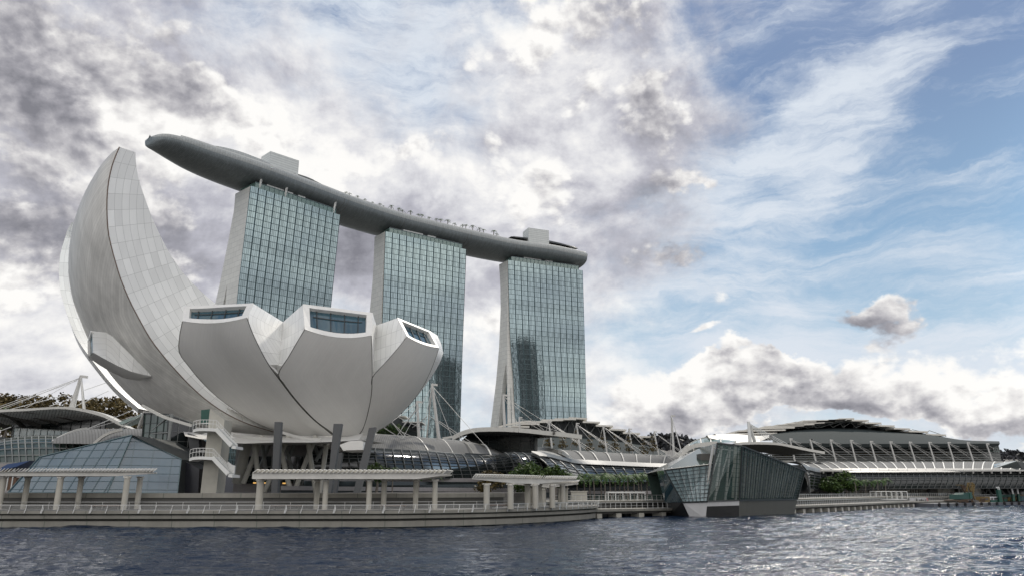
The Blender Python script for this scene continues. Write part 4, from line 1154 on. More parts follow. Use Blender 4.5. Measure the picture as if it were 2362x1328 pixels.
mb = MB(); w_ = AY(*ZL(30, 800), yA + 4); mb.face([bl, tl, Vector((tl.x - 4, tl.y + 9, tl.z - 2)), Vector((bl.x - 3, bl.y + 8, bl.z))]); mb.build('glass_face', M['crystal_glass_b'], pv)
mb = MB(); bk = Vector((0, 14, 0)); mb.face([tl, tm, tm + bk, tl + bk]); mb.face([tm, tr, tr + bk, tm + bk]); mb.face([br, br + bk, tr + bk, tr]); mb.face([tl + bk, tm + bk, Vector((bm_.x, bm_.y + 16, bl.z)), bl + bk]); mb.face([tm + bk, tr + bk, br + bk, Vector((bm_.x, bm_.y + 16, bl.z))])
mb.build('rear_faces', M['mullion'], pv)
mb = MB(); mb.slab([AY(*ZL(*p), 113.5) for p in ((1466, 1000), (1500, 715), (1650, 790), (1640, 1000))], (0, 5, 0)); mb.build('dark_wing', M['black'], pv)
# lattice glass block between pavilion and bowl
lb = thing('lattice_block', 'tall glass block with white lattice trusses behind the blue pavilion', 'glass block', tuple(AY(*ZL(1300, 700), 126)))
c4 = [AY(*ZL(1195, 560), 128), AY(*ZL(1400, 640), 125), AY(*ZL(1400, 340), 125), AY(*ZL(1205, 330), 128)]
c4[0].z = 4; c4[1].z = 4
polyglaze(lb, c4, 1.7, 1.5, M['mall_glass_g'], M['mullion'], bw=.08)
c5 = [c4[1], AY(*ZL(1620, 750), 128), AY(*ZL(1620, 420), 128), c4[2]]; c5[1].z = 4
polyglaze(lb, c5, 1.7, 1.5, M['mall_glass'], M['rib_glass'], bw=.08)
tr_ = MB()
for i in range(4):
    z0_, z1_ = 5 + i * 2.8, 7.8 + i * 2.8; x0, x1 = c4[0].x + .6, c4[1].x - .3
    y0, y1 = c4[0].y - .4, c4[1].y - .4
    tr_.tube((x0, y0, z0_ if i % 2 else z1_), (x1, y1, z1_ if i % 2 else z0_), .14); tr_.tube((x0, y0, z1_), (x1, y1, z1_), .12)
tr_.tube((c4[1].x, c4[1].y - .5, 4), (c4[1].x, c4[1].y - .5, c4[2].z), .28); tr_.build('truss', M['rib_glass'], lb)
mb = MB(); mb.slab([AY(*ZL(*p), 130) for p in ((1490, 470), (1660, 560), (1660, 820), (1490, 740))], (0, 3, 0)); mb.build('mauve_wall', M['pink_wall'], lb)

# theatre roof: wide curved canopy with deep edge beam
th = thing('theatre_hall', 'hall under a wide curved ribbed canopy at the far left', 'hall', tuple(AY(*ZL(400, 520), 176)))
def cpx(pts, y, n): return [AY(p.x, p.y, y if not callable(y) else y(i / (n - 1))) for i, p in enumerate(smooth_px([ZL(*q) for q in pts], n))]
n = 30
topc = cpx([(-150, 315), (0, 300), (200, 292), (330, 284), (450, 277), (560, 277), (700, 296), (850, 335), (940, 378), (1000, 415), (1065, 452)], 168, n)
botc = cpx([(-150, 345), (0, 322), (200, 312), (330, 303), (450, 296), (560, 298), (690, 318), (840, 358), (930, 400), (990, 432), (1060, 458)], 168, n)
mb = MB(); mb.grid([topc, botc]); mb.grid([[p + Vector((0, 3.0, 0)) for p in topc], topc]); mb.build('edge_beam', M['canopy_edge'], th)
inner = cpx([(-200, 480), (0, 432), (110, 425), (310, 415), (450, 405), (560, 393), (650, 384), (760, 372), (860, 366), (960, 430), (1050, 455)], 182, n)
mb = MB(); mb.grid([[a.lerp(b, k / 10) for k in range(11)] for a, b in zip(botc, inner)]); mb.grid([topc, [p + Vector((0, 22, -3)) for p in topc]]); o_ = mb.build('canopy', M['canopy_pale'], th, True)
mb = MB()
for (x0, y0, x1, y1) in ((-60, 328, 330, 440), (0, 318, 200, 450), (0, 312, 480, 412), (200, 310, 640, 388), (-200, 390, 130, 470)):
    pp = smooth_px([ZL(x0, y0), ZL(lerp(x0, x1, .5), lerp(y0, y1, .36)), ZL(x1, y1)], 10); mb = MB(); mb.sweep([AY(p.x, p.y, lerp(169, 181, i / 9)) for i, p in enumerate(pp)], .55, .8); mb.build('canopy_rib', M['concrete_dark'], th)
wl = [AY(*ZL(110, 640), 184), AY(*ZL(880, 640), 180), AY(*ZL(880, 370), 180), AY(*ZL(110, 425), 184)]; wl[0].z = wl[1].z = 4
polyglaze(th, wl, 2.6, 2.4, M['mall_glass'], M['mullion'], bw=.1)
wl = [AY(*ZL(115, 640), 178), AY(*ZL(830, 640), 176), AY(*ZL(830, 492), 176), AY(*ZL(115, 450), 178)]; wl[0].z = wl[1].z = 4
polyglaze(th, wl, 1.7, 1.7, M['crystal_glass_b'], M['rib_glass'], bw=.08)
mb = MB(); mb.slab([AY(*ZL(*p), 172) for p in ((-100, 520), (0, 525), (180, 545), (190, 560), (0, 548), (-100, 548))], (0, 12, 0)); mb.build('lower_roof', M['roof_dark'], th)
mb = MB(); mb.slab([Vector((wl[0].x - 30, 186, 4)), Vector((wl[1].x + 6, 186, 4)), Vector((wl[1].x + 6, 186, 13)), Vector((wl[0].x - 30, 186, 13))], (0, 20, 0)); mb.build('hall_core', M['roof_dark'], th)

# shopping arcade, left stretch: ribbed vault over curved glass
ar = thing('arcade_vault', 'ribbed grey vault roof over curved green glass behind the blue pavilion', 'arcade', tuple(AY(*ZL(600, 800), 150)))
n = 24
tp = [AY(p.x, p.y, lerp(152, 166, i / (n - 1))) for i, p in enumerate(smooth_px([ZL(440, 572), ZL(520, 525), ZL(620, 485), ZL(700, 466), ZL(790, 460), ZL(1000, 459), ZL(1200, 458)], n))]
bt = [AY(p.x, p.y, lerp(146, 150, i / (n - 1))) for i, p in enumerate(smooth_px([ZL(438, 580), ZL(640, 582), ZL(780, 584), ZL(900, 570), ZL(1000, 570), ZL(1100, 575), ZL(1220, 580)], n))]
mb = MB(); mb.grid([[a.lerp(b, k / 8) + Vector((0, 0, .8 * math.sin(math.pi * k / 8))) for k in range(9)] for a, b in zip(bt, tp)])
mb.build('vault_roof', M['canopy'], ar, True)
mb = MB(); mb.sweep([p + Vector((0, -.2, .1)) for p in tp[:10]], .5, .5); mb.build('roof_rib', M['canopy_edge'], ar); mb = MB(); mb.sweep([AY(p.x, p.y, 148) for p in smooth_px([ZL(780, 584), ZL(850, 525), ZL(920, 490), ZL(1020, 464)], 8)], .5, .5); mb.build('roof_rib', M['canopy_edge'], ar)
rows = []
gtop = smooth_px([ZL(-60, 620), ZL(80, 570), ZL(250, 548), ZL(450, 545), ZL(700, 580), ZL(900, 600)], 18); gbot = smooth_px([ZL(-60, 745), ZL(60, 745), ZL(250, 745), ZL(450, 745), ZL(700, 745), ZL(900, 745)], 18)
for i in range(18):
    a, b = AY(gtop[i].x, gtop[i].y, 160), AY(gbot[i].x, gbot[i].y, 148)
    rows.append([a.lerp(b, k / 8) + Vector((0, -1, 2.2)) * math.sin(math.pi * k / 8) for k in range(9)])
mb = MB(); mb.grid(rows); mb.build('curved_glazing', M['mall_glass_g'], ar, True)
mb = MB()
for i in range(18): mb.sweep([p + Vector((0, -.15, .1)) for p in rows[i]], .16, .22)
for k in range(9): mb.sweep([rows[i][k] + Vector((0, -.15, .1)) for i in range(18)], .12, .16)
mb.build('glazing_bars', M['rib_glass'], ar)
mb = MB(); mb.slab([AY(*ZL(*p), 161) for p in ((-60, 600), (80, 550), (440, 545), (440, 575), (700, 600), (700, 760), (-60, 760))], (0, 3, 0)); mb.build('back_wall', M['roof_dark'], ar)
mb = MB(); bs = [AY(*ZL(*p), 147) for p in ((-100, 745), (960, 745), (960, 990), (-100, 990))]
mb.slab(bs, (0, 10, 0)); mb.build('ground_storey', M['pink_wall'], ar)
# small blue boat-like roof and parked kiosk at the far left
kb = thing('blue_roof_shelter', 'small shelter with pointed bright blue roof at the left edge behind the pergola', 'shelter', tuple(AY(*ZL(60, 975), 118)))
mb = MB(); a = [AY(*ZL(*p), 118) for p in ((-30, 800), (60, 752), (250, 722), (140, 770), (0, 806))]; mb.slab(a, (0, 5, .1)); mb.build('roof', M['blue_paint'], kb)
mb = MB()
for u in (-10, 50, 90): p = AY(*ZL(u, 970), 119); mb = MB(); mb.tube(p, (p.x, p.y, AY(*ZL(u, 790), 119).z), .12); mb.build('post', M['steel'], kb)
mb = MB(); p = AY(*ZL(75, 960), 120); mb.box((p.x, p.y, p.z + .8), (3, 2, 1.9)); mb.box((p.x - .3, p.y, p.z + 2.3), (1.4, 1.4, 1.5)); mb.build('kiosk', M['wood'], kb)

# masts with stays
def mast(label, foot, top, y0, y1, r, stays, legs=(), group=None, name='mast'):
    a, b = AY(*foot, y0), AY(*top, y1)
    t = thing(name, label, 'mast', tuple(a), group)
    mb = MB(); mb.tube(a, b, r, r * .72, 10); mb.build('pole', M['mast_paint'], t)
    mb = MB(); mb.bar(b + Vector((-.3 * r, 0, 0)), b + Vector((r * 3, 0, -.4 * r)), r * 1.1); mb.build('mast_head', M['mast_paint'], t)
    for (p, y) in legs:
        mb = MB(); mb.tube(AY(*p, y), b, r * .4, r * .4, 6); mb.build('prop', M['mast_paint'], t)
    for (p, y) in stays:
        mb = MB(); mb.tube(AY(*p, y), b - Vector((0, 0, .3)), .055, .055, 5); mb.build('stay', M['mast_paint'], t)
    return t
mast('white tapering mast on the curved hall roof at the left edge', ZL(603, 285), ZL(670, 25), 172, 172, .5, [(ZL(-200, 345), 150), (ZL(40, 292), 165), (ZL(215, 285), 160)], [(ZL(577, 278), 176), (ZL(690, 297), 168), (ZL(703, 297), 176)])
mast('slender white mast leaning right beside the lattice glass block', ZL(1150, 450), ZL(1195, 322), 140, 138, .35, [(ZL(720, 465), 150), (ZL(985, 460), 150)])
st_ = thing('roof_stays', 'thin white cables crossing the sky above the trees at the left', 'cable stays', tuple(AY(*ZL(100, 290), 165)))
for (a, b, y) in (((0, 290), (640, 60), 172), ((60, 305), (560, 175), 172), ((410, 272), (600, 205), 175), ((620, 275), (900, 145), 172), ((705, 468), (1140, 288), 160), ((-60, 500), (90, 445), 160), ((700, 140), (960, 50), 172)):
    mb = MB(); mb.tube(AY(*ZL(*a), y), AY(*ZL(*b), y), .07, .07, 5); mb.build('stay', M['white'], st_)
# green stair roof behind
mb = MB(); gs = [AY(*ZL(*p), 150) for p in ((980, 405), (1195, 325), (1200, 345), (1000, 425))]; mb.slab(gs, (0, 4, 0)); mb.build('gangway', M['green_glass'], th)

# ------------------------------------------------------------------ trees
def crown_mesh(lobes, n, leaf, seed):
    rnd = random.Random(seed); mb = MB()
    tot = sum(l[3] ** 2 for l in lobes)
    for (cx_, cy_, cz_, r, sq) in lobes:
        k = int(n * r * r / tot)
        for _ in range(k):
            v = Vector((rnd.gauss(0, 1), rnd.gauss(0, 1), rnd.gauss(0, 1))).normalized(); rad = r * (rnd.random() ** .33) * (1 + .18 * noise.noise(v * 2.3 + Vector((seed, cx_, cz_))))
            p = Vector((cx_, cy_, cz_)) + Vector((v.x * rad, v.y * rad, v.z * rad * sq))
            if noise.noise(p * (1.1 / max(.6, r * .35)) + Vector((seed * 3.1, 0, 0))) < -.18: continue
            a = Vector((rnd.gauss(0, 1), rnd.gauss(0, 1), rnd.gauss(0, .6))).normalized(); b = a.cross(Vector((rnd.gauss(0, 1), rnd.gauss(0, 1), rnd.gauss(0, 1)))).normalized()
            s = leaf * rnd.uniform(.5, 1.3)
            mb.face([p - a * s, p - b * s * .55, p + a * s, p + b * s * .55])
    return mb
def broad_tree(label, loc, h, w, seed, mt='leaf', n=2600, group=None, leaf=.34, trunk=.3, low=.3):
    rnd = random.Random(seed); t = thing('tree', label, 'tree', (0, 0, 0), group)
    lobes = [(0, 0, h * (low + .38), w * .34, .9)]
    for k in range(9):
        a = k * 2.4 + rnd.random(); rr_ = w * rnd.uniform(.18, .34)
        lobes.append((math.cos(a) * rr_, math.sin(a) * rr_, h * rnd.uniform(low + .1, .84), w * rnd.uniform(.15, .25), .85))
    lobes.append((rnd.uniform(-.1, .1) * w, 0, h * .88, w * .16, .8))
    cm = crown_mesh(lobes, n, leaf, seed)
    cm.build('crown', M[mt], t)
    tk = MB(); pts = [Vector((0, 0, 0)), Vector((.03 * w, 0, h * .3)), Vector((-.02 * w, 0, h * .6))]
    tk.tube(pts[0], pts[1], trunk, trunk * .7, 8); tk.tube(pts[1], pts[2], trunk * .7, trunk * .3, 8)
    for lo in lobes[1:7]: tk.tube(pts[1].lerp(pts[2], rnd.random() * .6), Vector(lo[:3]), trunk * .35, trunk * .1, 6)
    tk.build('trunk', M['bark'], t)
    t.location = loc; return t
# wooded rise behind the theatre: tree by tree
hill = MB(); rows = []
for j in range(5):
    rows.append([Vector((x, 236 + j * 14, 2 + (0 if j == 0 else 9 + 2 * math.sin(x * .07) + j * .8))) for x in range(-260, -60, 10)])
hill.grid(rows); structure('wooded_hill', hill, M['hill'], True)
hl = ['leftmost', 'second', 'third', 'fourth', 'fifth', 'sixth', 'seventh', 'eighth', 'ninth', 'tenth']
tops = [(10, 900), (28, 893), (52, 897), (74, 897), (100, 905), (122, 897), (142, 893), (168, 912), (196, 920), (212, 906), (232, 904), (256, 906), (276, 900), (296, 930), (318, 946)]
for i, (u, v) in enumerate(tops):
    y = 232 - (i % 3) * 8; p = AY(u, v, y); b_ = 9.0
    lab = 'dark olive tree on the rise behind the curved hall roof, %s from left' % ('first second third fourth fifth sixth seventh eighth ninth tenth eleventh twelfth thirteenth fourteenth fifteenth'.split()[i])
    broad_tree(lab, (p.x, y, b_ - 4), p.z - b_ + 4, 13 + (i % 4), 20 + i, 'leaf_dark', 3200, 'dark trees on the rise behind the left roofs', .62, .35, .02)
broad_tree('light green bushy tree under the curved hall roof at far left', tuple(AY(8, 1012, 190)), 7.5, 9, 77, 'leaf', 1200, None, .4)
# ------------------------------------------------------------------ shopping arcade to the right of the museum
ZC = lambda x, y: (780 + x / 3.794, 880 + y / 3.794)
ZX = lambda x, y: (1080 + x / 4.427, 930 + y / 4.427)
ZE = lambda x, y: (1500 + x / 4.427, 930 + y / 4.427)
ZF = lambda x, y: (1850 + x / 4.613, 930 + y / 4.613)
ZG = lambda x, y: (2180 + x / 10.21, 1050 + y / 10.21)
ZH = lambda x, y: (2000 + x / 9.842, 1050 + y / 9.842)
ZI = lambda x, y: (1360 + x / 10.215, 1070 + y / 10.215)

def vault(par, top, bot, zt_, zb_, nrib, rise=.9, name='vault_roof', ribs=None, ns=40, mt=None, ribr=.3, edge=True):
    """vaulted roof strip between an upper line at height zt_ and its eave at zb_"""
    T = [AZ(p.x, p.y, zt_) for p in smooth_px(top, ns)]; B = [AZ(p.x, p.y, zb_) for p in smooth_px(bot, ns)]
    def row(a, b): return [b.lerp(a, k / 8) + Vector((0, 0, rise * math.sin(math.pi * k / 8))) for k in range(9)]
    rows = [row(a, b) for a, b in zip(T, B)]
    mb = MB(); mb.grid(rows); mb.grid([[p + Vector((0, 0, -.35)) for p in r] for r in rows], flip=True)
    o_ = mb.build(name, mt or M['canopy'], par, True)
    for (a, b) in (ribs or [(k / nrib, k / nrib) for k in range(nrib + 1)]):
        mb = MB()
        ia, ib = a * (ns - 1), b * (ns - 1)
        pa = T[int(ia)].lerp(T[min(ns - 1, int(ia) + 1)], ia % 1); pb = B[int(ib)].lerp(B[min(ns - 1, int(ib) + 1)], ib % 1)
        r = row(pa, pb); mb.sweep([p + Vector((0, -.1, .16)) for p in r], ribr, ribr)
        mb.bar(r[0] + Vector((0, -.3, -.1)), r[0] + Vector((0, .1, -.9)), ribr * 1.2)
        mb.build('roof_rib', M['canopy_edge'], par)
    if edge: mb = MB(); mb.sweep([p + Vector((0, -.1, -.1)) for p in B], .35, .45); mb.build('eave', M['canopy_edge'], par); mb = MB(); mb.sweep([p + Vector((0, -.1, .1)) for p in T], .3, .3); mb.build('ridge_trim', M['canopy_edge'], par)
    return T, B
def curved_glass(par, top, bot, zt_, zb_, nv, nh, bulge=1.6, mt=None, ns=40, lou=0, botY=None, barw=.18):
    T = [AZ(p.x, p.y, zt_) for p in smooth_px(top, ns)]; Bp = smooth_px(bot, ns)
    B = [AY(p.x, p.y, T[i].y - 5) for i, p in enumerate(Bp)] if botY is None else [AY(p.x, p.y, botY(i / (ns - 1))) for i, p in enumerate(Bp)]
    rows = []
    for a, b in zip(T, B):
        rows.append([a.lerp(b, k / 10) + Vector((.0, -1, .45)) * (bulge * math.sin(math.pi * k / 10)) for k in range(11)])
    mb = MB(); mb.grid(rows); mb.build('curved_glazing', mt or M['mall_glass'], par, True)
    off = Vector((0, -.2, .1)); mb = MB()
    for i in range(nv + 1):
        t = i / nv * (ns - 1); j = int(t); q = t - j; r = [x.lerp(y, q) + off for x, y in zip(rows[j], rows[min(ns - 1, j + 1)])]
        mb.sweep(r, barw, barw)
    for k in range(nh + 1):
        t = k / nh * 10; j = int(t); q = t - j; mb.sweep([r[j].lerp(r[min(10, j + 1)], q) + off for r in rows], barw * .6, barw * .6)
    mb.build('glazing_bars', M['bar_dark'], par)
    if lou:                               # brise-soleil blades over the upper part
        mb = MB()
        for k in range(lou):
            t = .3 + k * 3.2 / lou; j = int(t); q = t - j
            L = [r[j].lerp(r[min(10, j + 1)], q) + Vector((0, -.9, .5)) for r in rows]
            for a, b in zip(L, L[1:]):
                mb.slab([a, b, b + Vector((0, .8, .35)), a + Vector((0, .8, .35))], (0, 0, -.08))
        mb.build('sun_blades', M['bar_dark'], par)
    return rows
def hwall(par, name, pts, y, dep, mt):
    """wall from a picture outline at distance y (value or function of u)"""
    mb = MB(); f = y if callable(y) else (lambda u: y)
    mb.slab([AY(u, v, f(u)) for u, v in pts], (0, dep, 0)); return mb.build(name, mt, par)

# stretch beside the museum
a2 = thing('arcade_vault', 'vaulted arcade with grey ribbed roof and dark curved glass right beside the museum bowl', 'arcade', tuple(AY(1000, 1130, 170)))
ribs = [(.0, .0), (.25, .42), (.45, .60), (.62, .76), (.78, .88), (1, 1)]
vault(a2, [ZC(335, 465), ZC(430, 470), ZC(760, 495), ZC(1000, 515), ZC(1180, 540), ZC(1300, 570), ZC(1400, 610), ZC(1482, 652)], [ZC(280, 580), ZC(500, 590), ZC(705, 600), ZC(990, 625), ZC(1180, 645), ZC(1320, 645), ZC(1400, 648), ZC(1482, 655)], 15.8, 12.5, 6, 1.0, ribs=ribs)
curved_glass(a2, [ZC(-200, 570), ZC(280, 582), ZC(705, 605), ZC(990, 630), ZC(1320, 650), ZC(1480, 620), ZC(1640, 625), ZC(1760, 640)], [ZC(-200, 840), ZC(300, 840), ZC(900, 850), ZC(1250, 850), ZC(1550, 850), ZC(1900, 850)], 12.2, 4, 26, 10, 2.6, M['mall_glass'], lou=0)
yy = lambda u: lerp(150, 205, (u - 850) / 500)
hwall(a2, 'pale_band', [ZC(-300, 838), ZC(2000, 842), ZC(2000, 885), ZC(-300, 870)], yy, 2, M['pink_wall'])
hwall(a2, 'shop_glazing', [ZC(-300, 865), ZC(2000, 880), ZC(2000, 940), ZC(-300, 915)], lambda u: yy(u) - .3, 2, M['mall_glass'])
hwall(a2, 'lower_band', [ZC(-500, 908), ZC(2000, 935), ZC(2000, 968), ZC(-500, 945)], lambda u: yy(u) - .8, 2, M['pink_wall'])
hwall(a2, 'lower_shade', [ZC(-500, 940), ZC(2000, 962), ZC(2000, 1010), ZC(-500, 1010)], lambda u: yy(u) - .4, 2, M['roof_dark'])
mb = MB(); mb.prism([(-60, 174), (-20, 176), (6, 202), (6, 240), (-60, 240)], 2, 13); mb.build('arcade_core', M['roof_dark'], a2)
# drum and visor canopy between the stretches
dr = thing('drum_hall', 'dark glass drum under a wide white visor canopy below the right hand tower', 'hall', tuple(AY(1160, 1050, 215)))
drum = [AY(*ZC(960, 640), 214), AY(*ZC(1715, 640), 206), AY(*ZC(1715, 480), 206), AY(*ZC(1160, 450), 212)]
polyglaze(dr, drum, 3.0, 2.6, M['mall_glass'], M['mullion'], bw=.16)
mb = MB(); mb.slab([AY(*ZC(*p), 206.5) for p in ((1715, 480), (1745, 490), (1745, 600), (1715, 610))], (0, 6, 0)); mb.build('end_pier', M['rib_glass'], dr)
T_ = smooth_px([ZX(-160, 340), ZX(-90, 300), ZX(0, 268), ZX(120, 250), ZX(300, 246), ZX(430, 250), ZX(600, 262), ZX(800, 285), ZX(1000, 305), ZX(1158, 325)], 30)
Bb = smooth_px([ZX(-160, 350), ZX(-80, 322), ZX(0, 308), ZX(150, 325), ZX(350, 345), ZX(520, 357), ZX(660, 358), ZX(850, 345), ZX(1000, 335), ZX(1158, 338)], 30)
Tw = [AY(p.x, p.y, 196 + 10 * abs(i / 29 - .5)) for i, p in enumerate(T_)]; Bw = [AY(p.x, p.y, 211) for p in Bb]
mb = MB(); mb.grid([[a + Vector((0, 0, -.9)), a.lerp(b, .5) + Vector((0, 0, .2)), b] for a, b in zip(Tw, Bw)]); mb.grid([[a, a + Vector((0, 16, .2))] for a in Tw], flip=True); mb.build('visor_canopy', M['canopy'], dr, True)
mb = MB(); mb.sweep([a + Vector((0, -.1, -.4)) for a in Tw], .5, 1.1)
mb.build('edge_beam', M['canopy_edge'], dr)
for (x0, y0, x1, y1) in ((330, 262, 175, 325), (560, 268, 340, 340), (720, 285, 510, 355), (880, 300, 660, 358)):
    pp = smooth_px([ZX(x0, y0), ZX(lerp(x0, x1, .45), lerp(y0, y1, .3)), ZX(x1, y1)], 8); mb = MB(); mb.sweep([AY(p.x, p.y, lerp(198, 210.5, i / 7)) for i, p in enumerate(pp)], .5, .6); mb.build('canopy_rib', M['concrete_dark'], dr)
mb = MB(); mb.sweep([AY(*ZC(*p), 214) for p in ((915, 495), (1010, 480), (1100, 450), (1190, 422))], .9, .6); mb.build('roof_ramp', M['canopy_edge'], dr); mb = MB(); mb.sweep([AY(*ZC(*p), 213) for p in ((1000, 510), (1080, 475), (1160, 445), (1200, 425))], .8, .6); mb.build('roof_ramp', M['canopy_edge'], dr)
# third stretch
a3 = thing('arcade_vault', 'arcade with striped grey roof and sun blades behind the row of palms', 'arcade', tuple(AY(1400, 1130, 225)))
vault(a3, [ZX(680, 462), ZX(780, 462), ZX(900, 478), ZX(1170, 492), ZX(1700, 520), ZX(2290, 545), ZE(420, 560), ZE(545, 612)], [ZX(1068, 588), ZX(1225, 598), ZX(1370, 605), ZX(1510, 612), ZX(1790, 626), ZX(2055, 636), ZX(2180, 640), ZE(430, 636)], 15.8, 12.3, 9, 1.0,
      ribs=[(.12 + k * .088, .0 + k * .108) for k in range(10)])
mb = MB(); pp = smooth_px([ZX(680, 462), ZX(800, 462), ZX(900, 485), ZX(1000, 535), ZX(1070, 588)], 12); mb.sweep([AZ(p.x, p.y, lerp(15.9, 12.3, (i / 11) ** 1.5)) for i, p in enumerate(pp)], 1.0, .9); mb.build('end_arch', M['canopy_edge'], a3)
curved_glass(a3, [ZX(640, 520), ZX(760, 530), ZX(900, 560), ZX(1068, 592), ZX(1370, 608), ZX(1790, 628), ZX(2180, 640), ZE(450, 640)], [ZX(900, 745), ZX(960, 745), ZX(1080, 770), ZX(1200, 790), ZX(1450, 800), ZX(1800, 800), ZX(2150, 800), ZE(450, 800)], 11.9, 4, 15, 8, 1.6, M['mall_glass'], lou=9, barw=.22)
y3 = lambda u: lerp(200, 250, (u - 1200) / 400)
hwall(a3, 'pale_band', [ZX(600, 790), ZX(2300, 795), ZX(2300, 850), ZX(600, 860)], lambda u: y3(u) + 1, 2, M['roof_grey'])
hwall(a3, 'shop_glazing', [ZX(900, 838), ZX(2300, 845), ZX(2300, 900), ZX(900, 895)], y3, 2, M['mall_glass'])
hwall(a3, 'lower_band', [ZX(900, 888), ZX(2300, 890), ZX(2300, 924), ZX(900, 918)], lambda u: y3(u) - 1, 2, M['pink_wall'])
hwall(a3, 'shop_front', [ZX(900, 915), ZX(2300, 920), ZX(2300, 1000), ZX(900, 1000)], lambda u: y3(u) + .5, 2, M['mall_glass_g'])
mb = MB(); mb.prism([(28, 236), (64, 262), (66, 300), (20, 270)], 2, 12); mb.build('arcade_core', M['roof_dark'], a3)
# roof garden behind the masts: grey slope, clerestory, stepped plates
def expo(par, slope_top, slope_bot, ys0, ys1, plates, ylist, wall_top=None):
    n = 36; T = [AY(p.x, p.y, ys1(p.x)) for p in smooth_px(slope_top, n)]; B = [AY(p.x, p.y, ys0(p.x)) for p in smooth_px(slope_bot, n)]
    mb = MB(); mb.grid([[b.lerp(a, k / 6) + Vector((0, 0, 1.2 * math.sin(math.pi * k / 6))) for k in range(7)] for a, b in zip(T, B)]); mb.build('roof_slope', M['roof_grey'], par, True)
    return T, B
ex = thing('exhibition_hall', 'hall with stepped pale roof plates before the foot of the rightmost tower', 'exhibition hall', tuple(AY(1350, 1040, 285)))
yf = lambda u: 285 + (u - 1180) * .06; yb = lambda u: 312 + (u - 1180) * .10
expo(ex, [ZX(640, 300), ZX(900, 318), ZX(1350, 350), ZX(1600, 390), ZX(1760, 420), ZX(1900, 445), ZX(2010, 520)], [ZX(640, 470), ZX(900, 475), ZX(1350, 495), ZX(1600, 510), ZX(1760, 520), ZX(1900, 528), ZX(2015, 530)], yf, yb, None, None)
plates = [((440, 222), (625, 228)), ((515, 196), (730, 198)), ((600, 178), (848, 176)), ((750, 160), (970, 158)), ((885, 148), (1100, 150)), ((1030, 137), (1215, 146)), ((1170, 178), (1345, 184)), ((1305, 215), (1480, 222)), ((1440, 254), (1617, 262)), ((1580, 290), (1757, 297)), ((1730, 327), (1900, 332))]
def stepped(par, plates, Z, yb, foot, ov, th_=.7, back=40, wedge=True):
    mb, wl_, tr2 = MB(), MB(), MB()
    for i, ((x0, y0), (x1, y1)) in enumerate(plates):
        u0, v0 = Z(x0, y0); u1, v1 = Z(x1, y1); ya = yb(u0) - ov; yc = yb(u1) - ov
        a, b = AY(u0, v0, ya), AY(u1, v1, yc); bk = Vector((0, back, 0))
        mb.slab([a, b, b + bk, a + bk], (0, 0, -th_))
        mid = i < next((k for k, q in enumerate(plates) if q[0][1] == min(z[0][1] for z in plates)), 0)
        f0, f1 = foot(u0), foot(u1)
        w0, w1 = AY(u0, f0, yb(u0)), AY(u1, f1, yb(u1))
        if mid: x_a, x_b = .0, .80
        else: x_a, x_b = .0, .86
        t0 = a.lerp(b, x_a); t1 = a.lerp(b, x_b)
        t0 = Vector((t0.x, yb(u0) , t0.z - th_)); t1 = Vector((t1.x * yb(u1) / yc, yb(u1), t1.z - th_))
        w0 = Vector((t0.x, t0.y, w0.z - 3)); w1 = Vector((t1.x, t1.y, w1.z - 3))
        wl_.slab([w0, w1, t1, t0], (0, back * .8, 0))
        lo_ = w0.lerp(w1, .45) + Vector((0, -1.0, 3.5))
        for q in (t0 + Vector((1, -ov * .5, 0)), t1 + Vector((-1, -ov * .5, 0))): tr2.bar(lo_, q, .32)
    mb.build('roof_plates', M['roof_plate'], par); wl_.build('clerestory', M['roof_dark'], par); tr2.build('trusses', M['rib_glass'], par)
ft = lambda u: 1000 + max(0, (u - 1300)) ** 1.25 * .035
stepped(ex, plates, ZX, yb, ft, 7)
mb = MB(); mb.sweep([AY(*ZX(*p), 300) for p in ((310, 240), (400, 215), (520, 195))], .8, .6); mb.build('roof_edge', M['roof_plate'], ex); mb = MB(); mb.sweep([AY(*ZX(*p), 302) for p in ((420, 214), (520, 192), (640, 180))], .8, .6); mb.build('roof_edge', M['roof_plate'], ex)
# masts of that hall with fans of stays
ms = [((525, 250), (522, 140)), ((857, 460), (822, 178)), ((1145, 485), (1105, 200)), ((1416, 500), (1378, 225)), ((1682, 515), (1640, 258)), ((1944, 530), (1898, 285))]
od = ['first', 'second', 'third', 'fourth', 'fifth', 'sixth', 'seventh', 'eighth', 'ninth', 'tenth', 'eleventh', 'twelfth']
for i, ((fx, fy), (tx, ty)) in enumerate(ms):
    y = 252 + i * 3.5
    stays = [(ZX(tx + dx, ty + dy), y - 4) for dx, dy in (((300, 215), (380, 290), (460, 330), (560, 365), (160, 190)) if i else ((330, 190), (560, 200)))]
    mast('white mast on the stepped hall roof, %s from the left of its row' % od[i], ZX(fx, fy), ZX(tx, ty), y, y, .34, stays if i < 5 else stays[:2], [(ZX(tx - 65, fy - 12), y + 6)] if i else [], 'white masts in front of the stepped hall roof')
mast('tall white mast leaning left over the vault beside the museum bowl', ZC(882, 505), ZC(822, 22), 172, 172, .42, [(ZC(735, 490), 168), (ZC(1010, 520), 165), (ZC(1280, 550), 170), (ZC(560, 500), 160)], [(ZC(776, 492), 178)], 'white masts above the vault beside the museum')
mast('shorter upright white mast close to the museum bowl', ZC(708, 488), ZC(690, 172), 172, 172, .38, [(ZC(520, 470), 166), (ZC(400, 400), 160)], [], 'white masts above the vault beside the museum')
mast('white mast standing before the splayed legs of the right hand tower', ZC(1457, 395), ZC(1445, 115), 215, 215, .45, [(ZC(1590, 400), 215), (ZC(1800, 420), 215), (ZC(1380, 380), 218), (ZC(1960, 440), 215)], [])
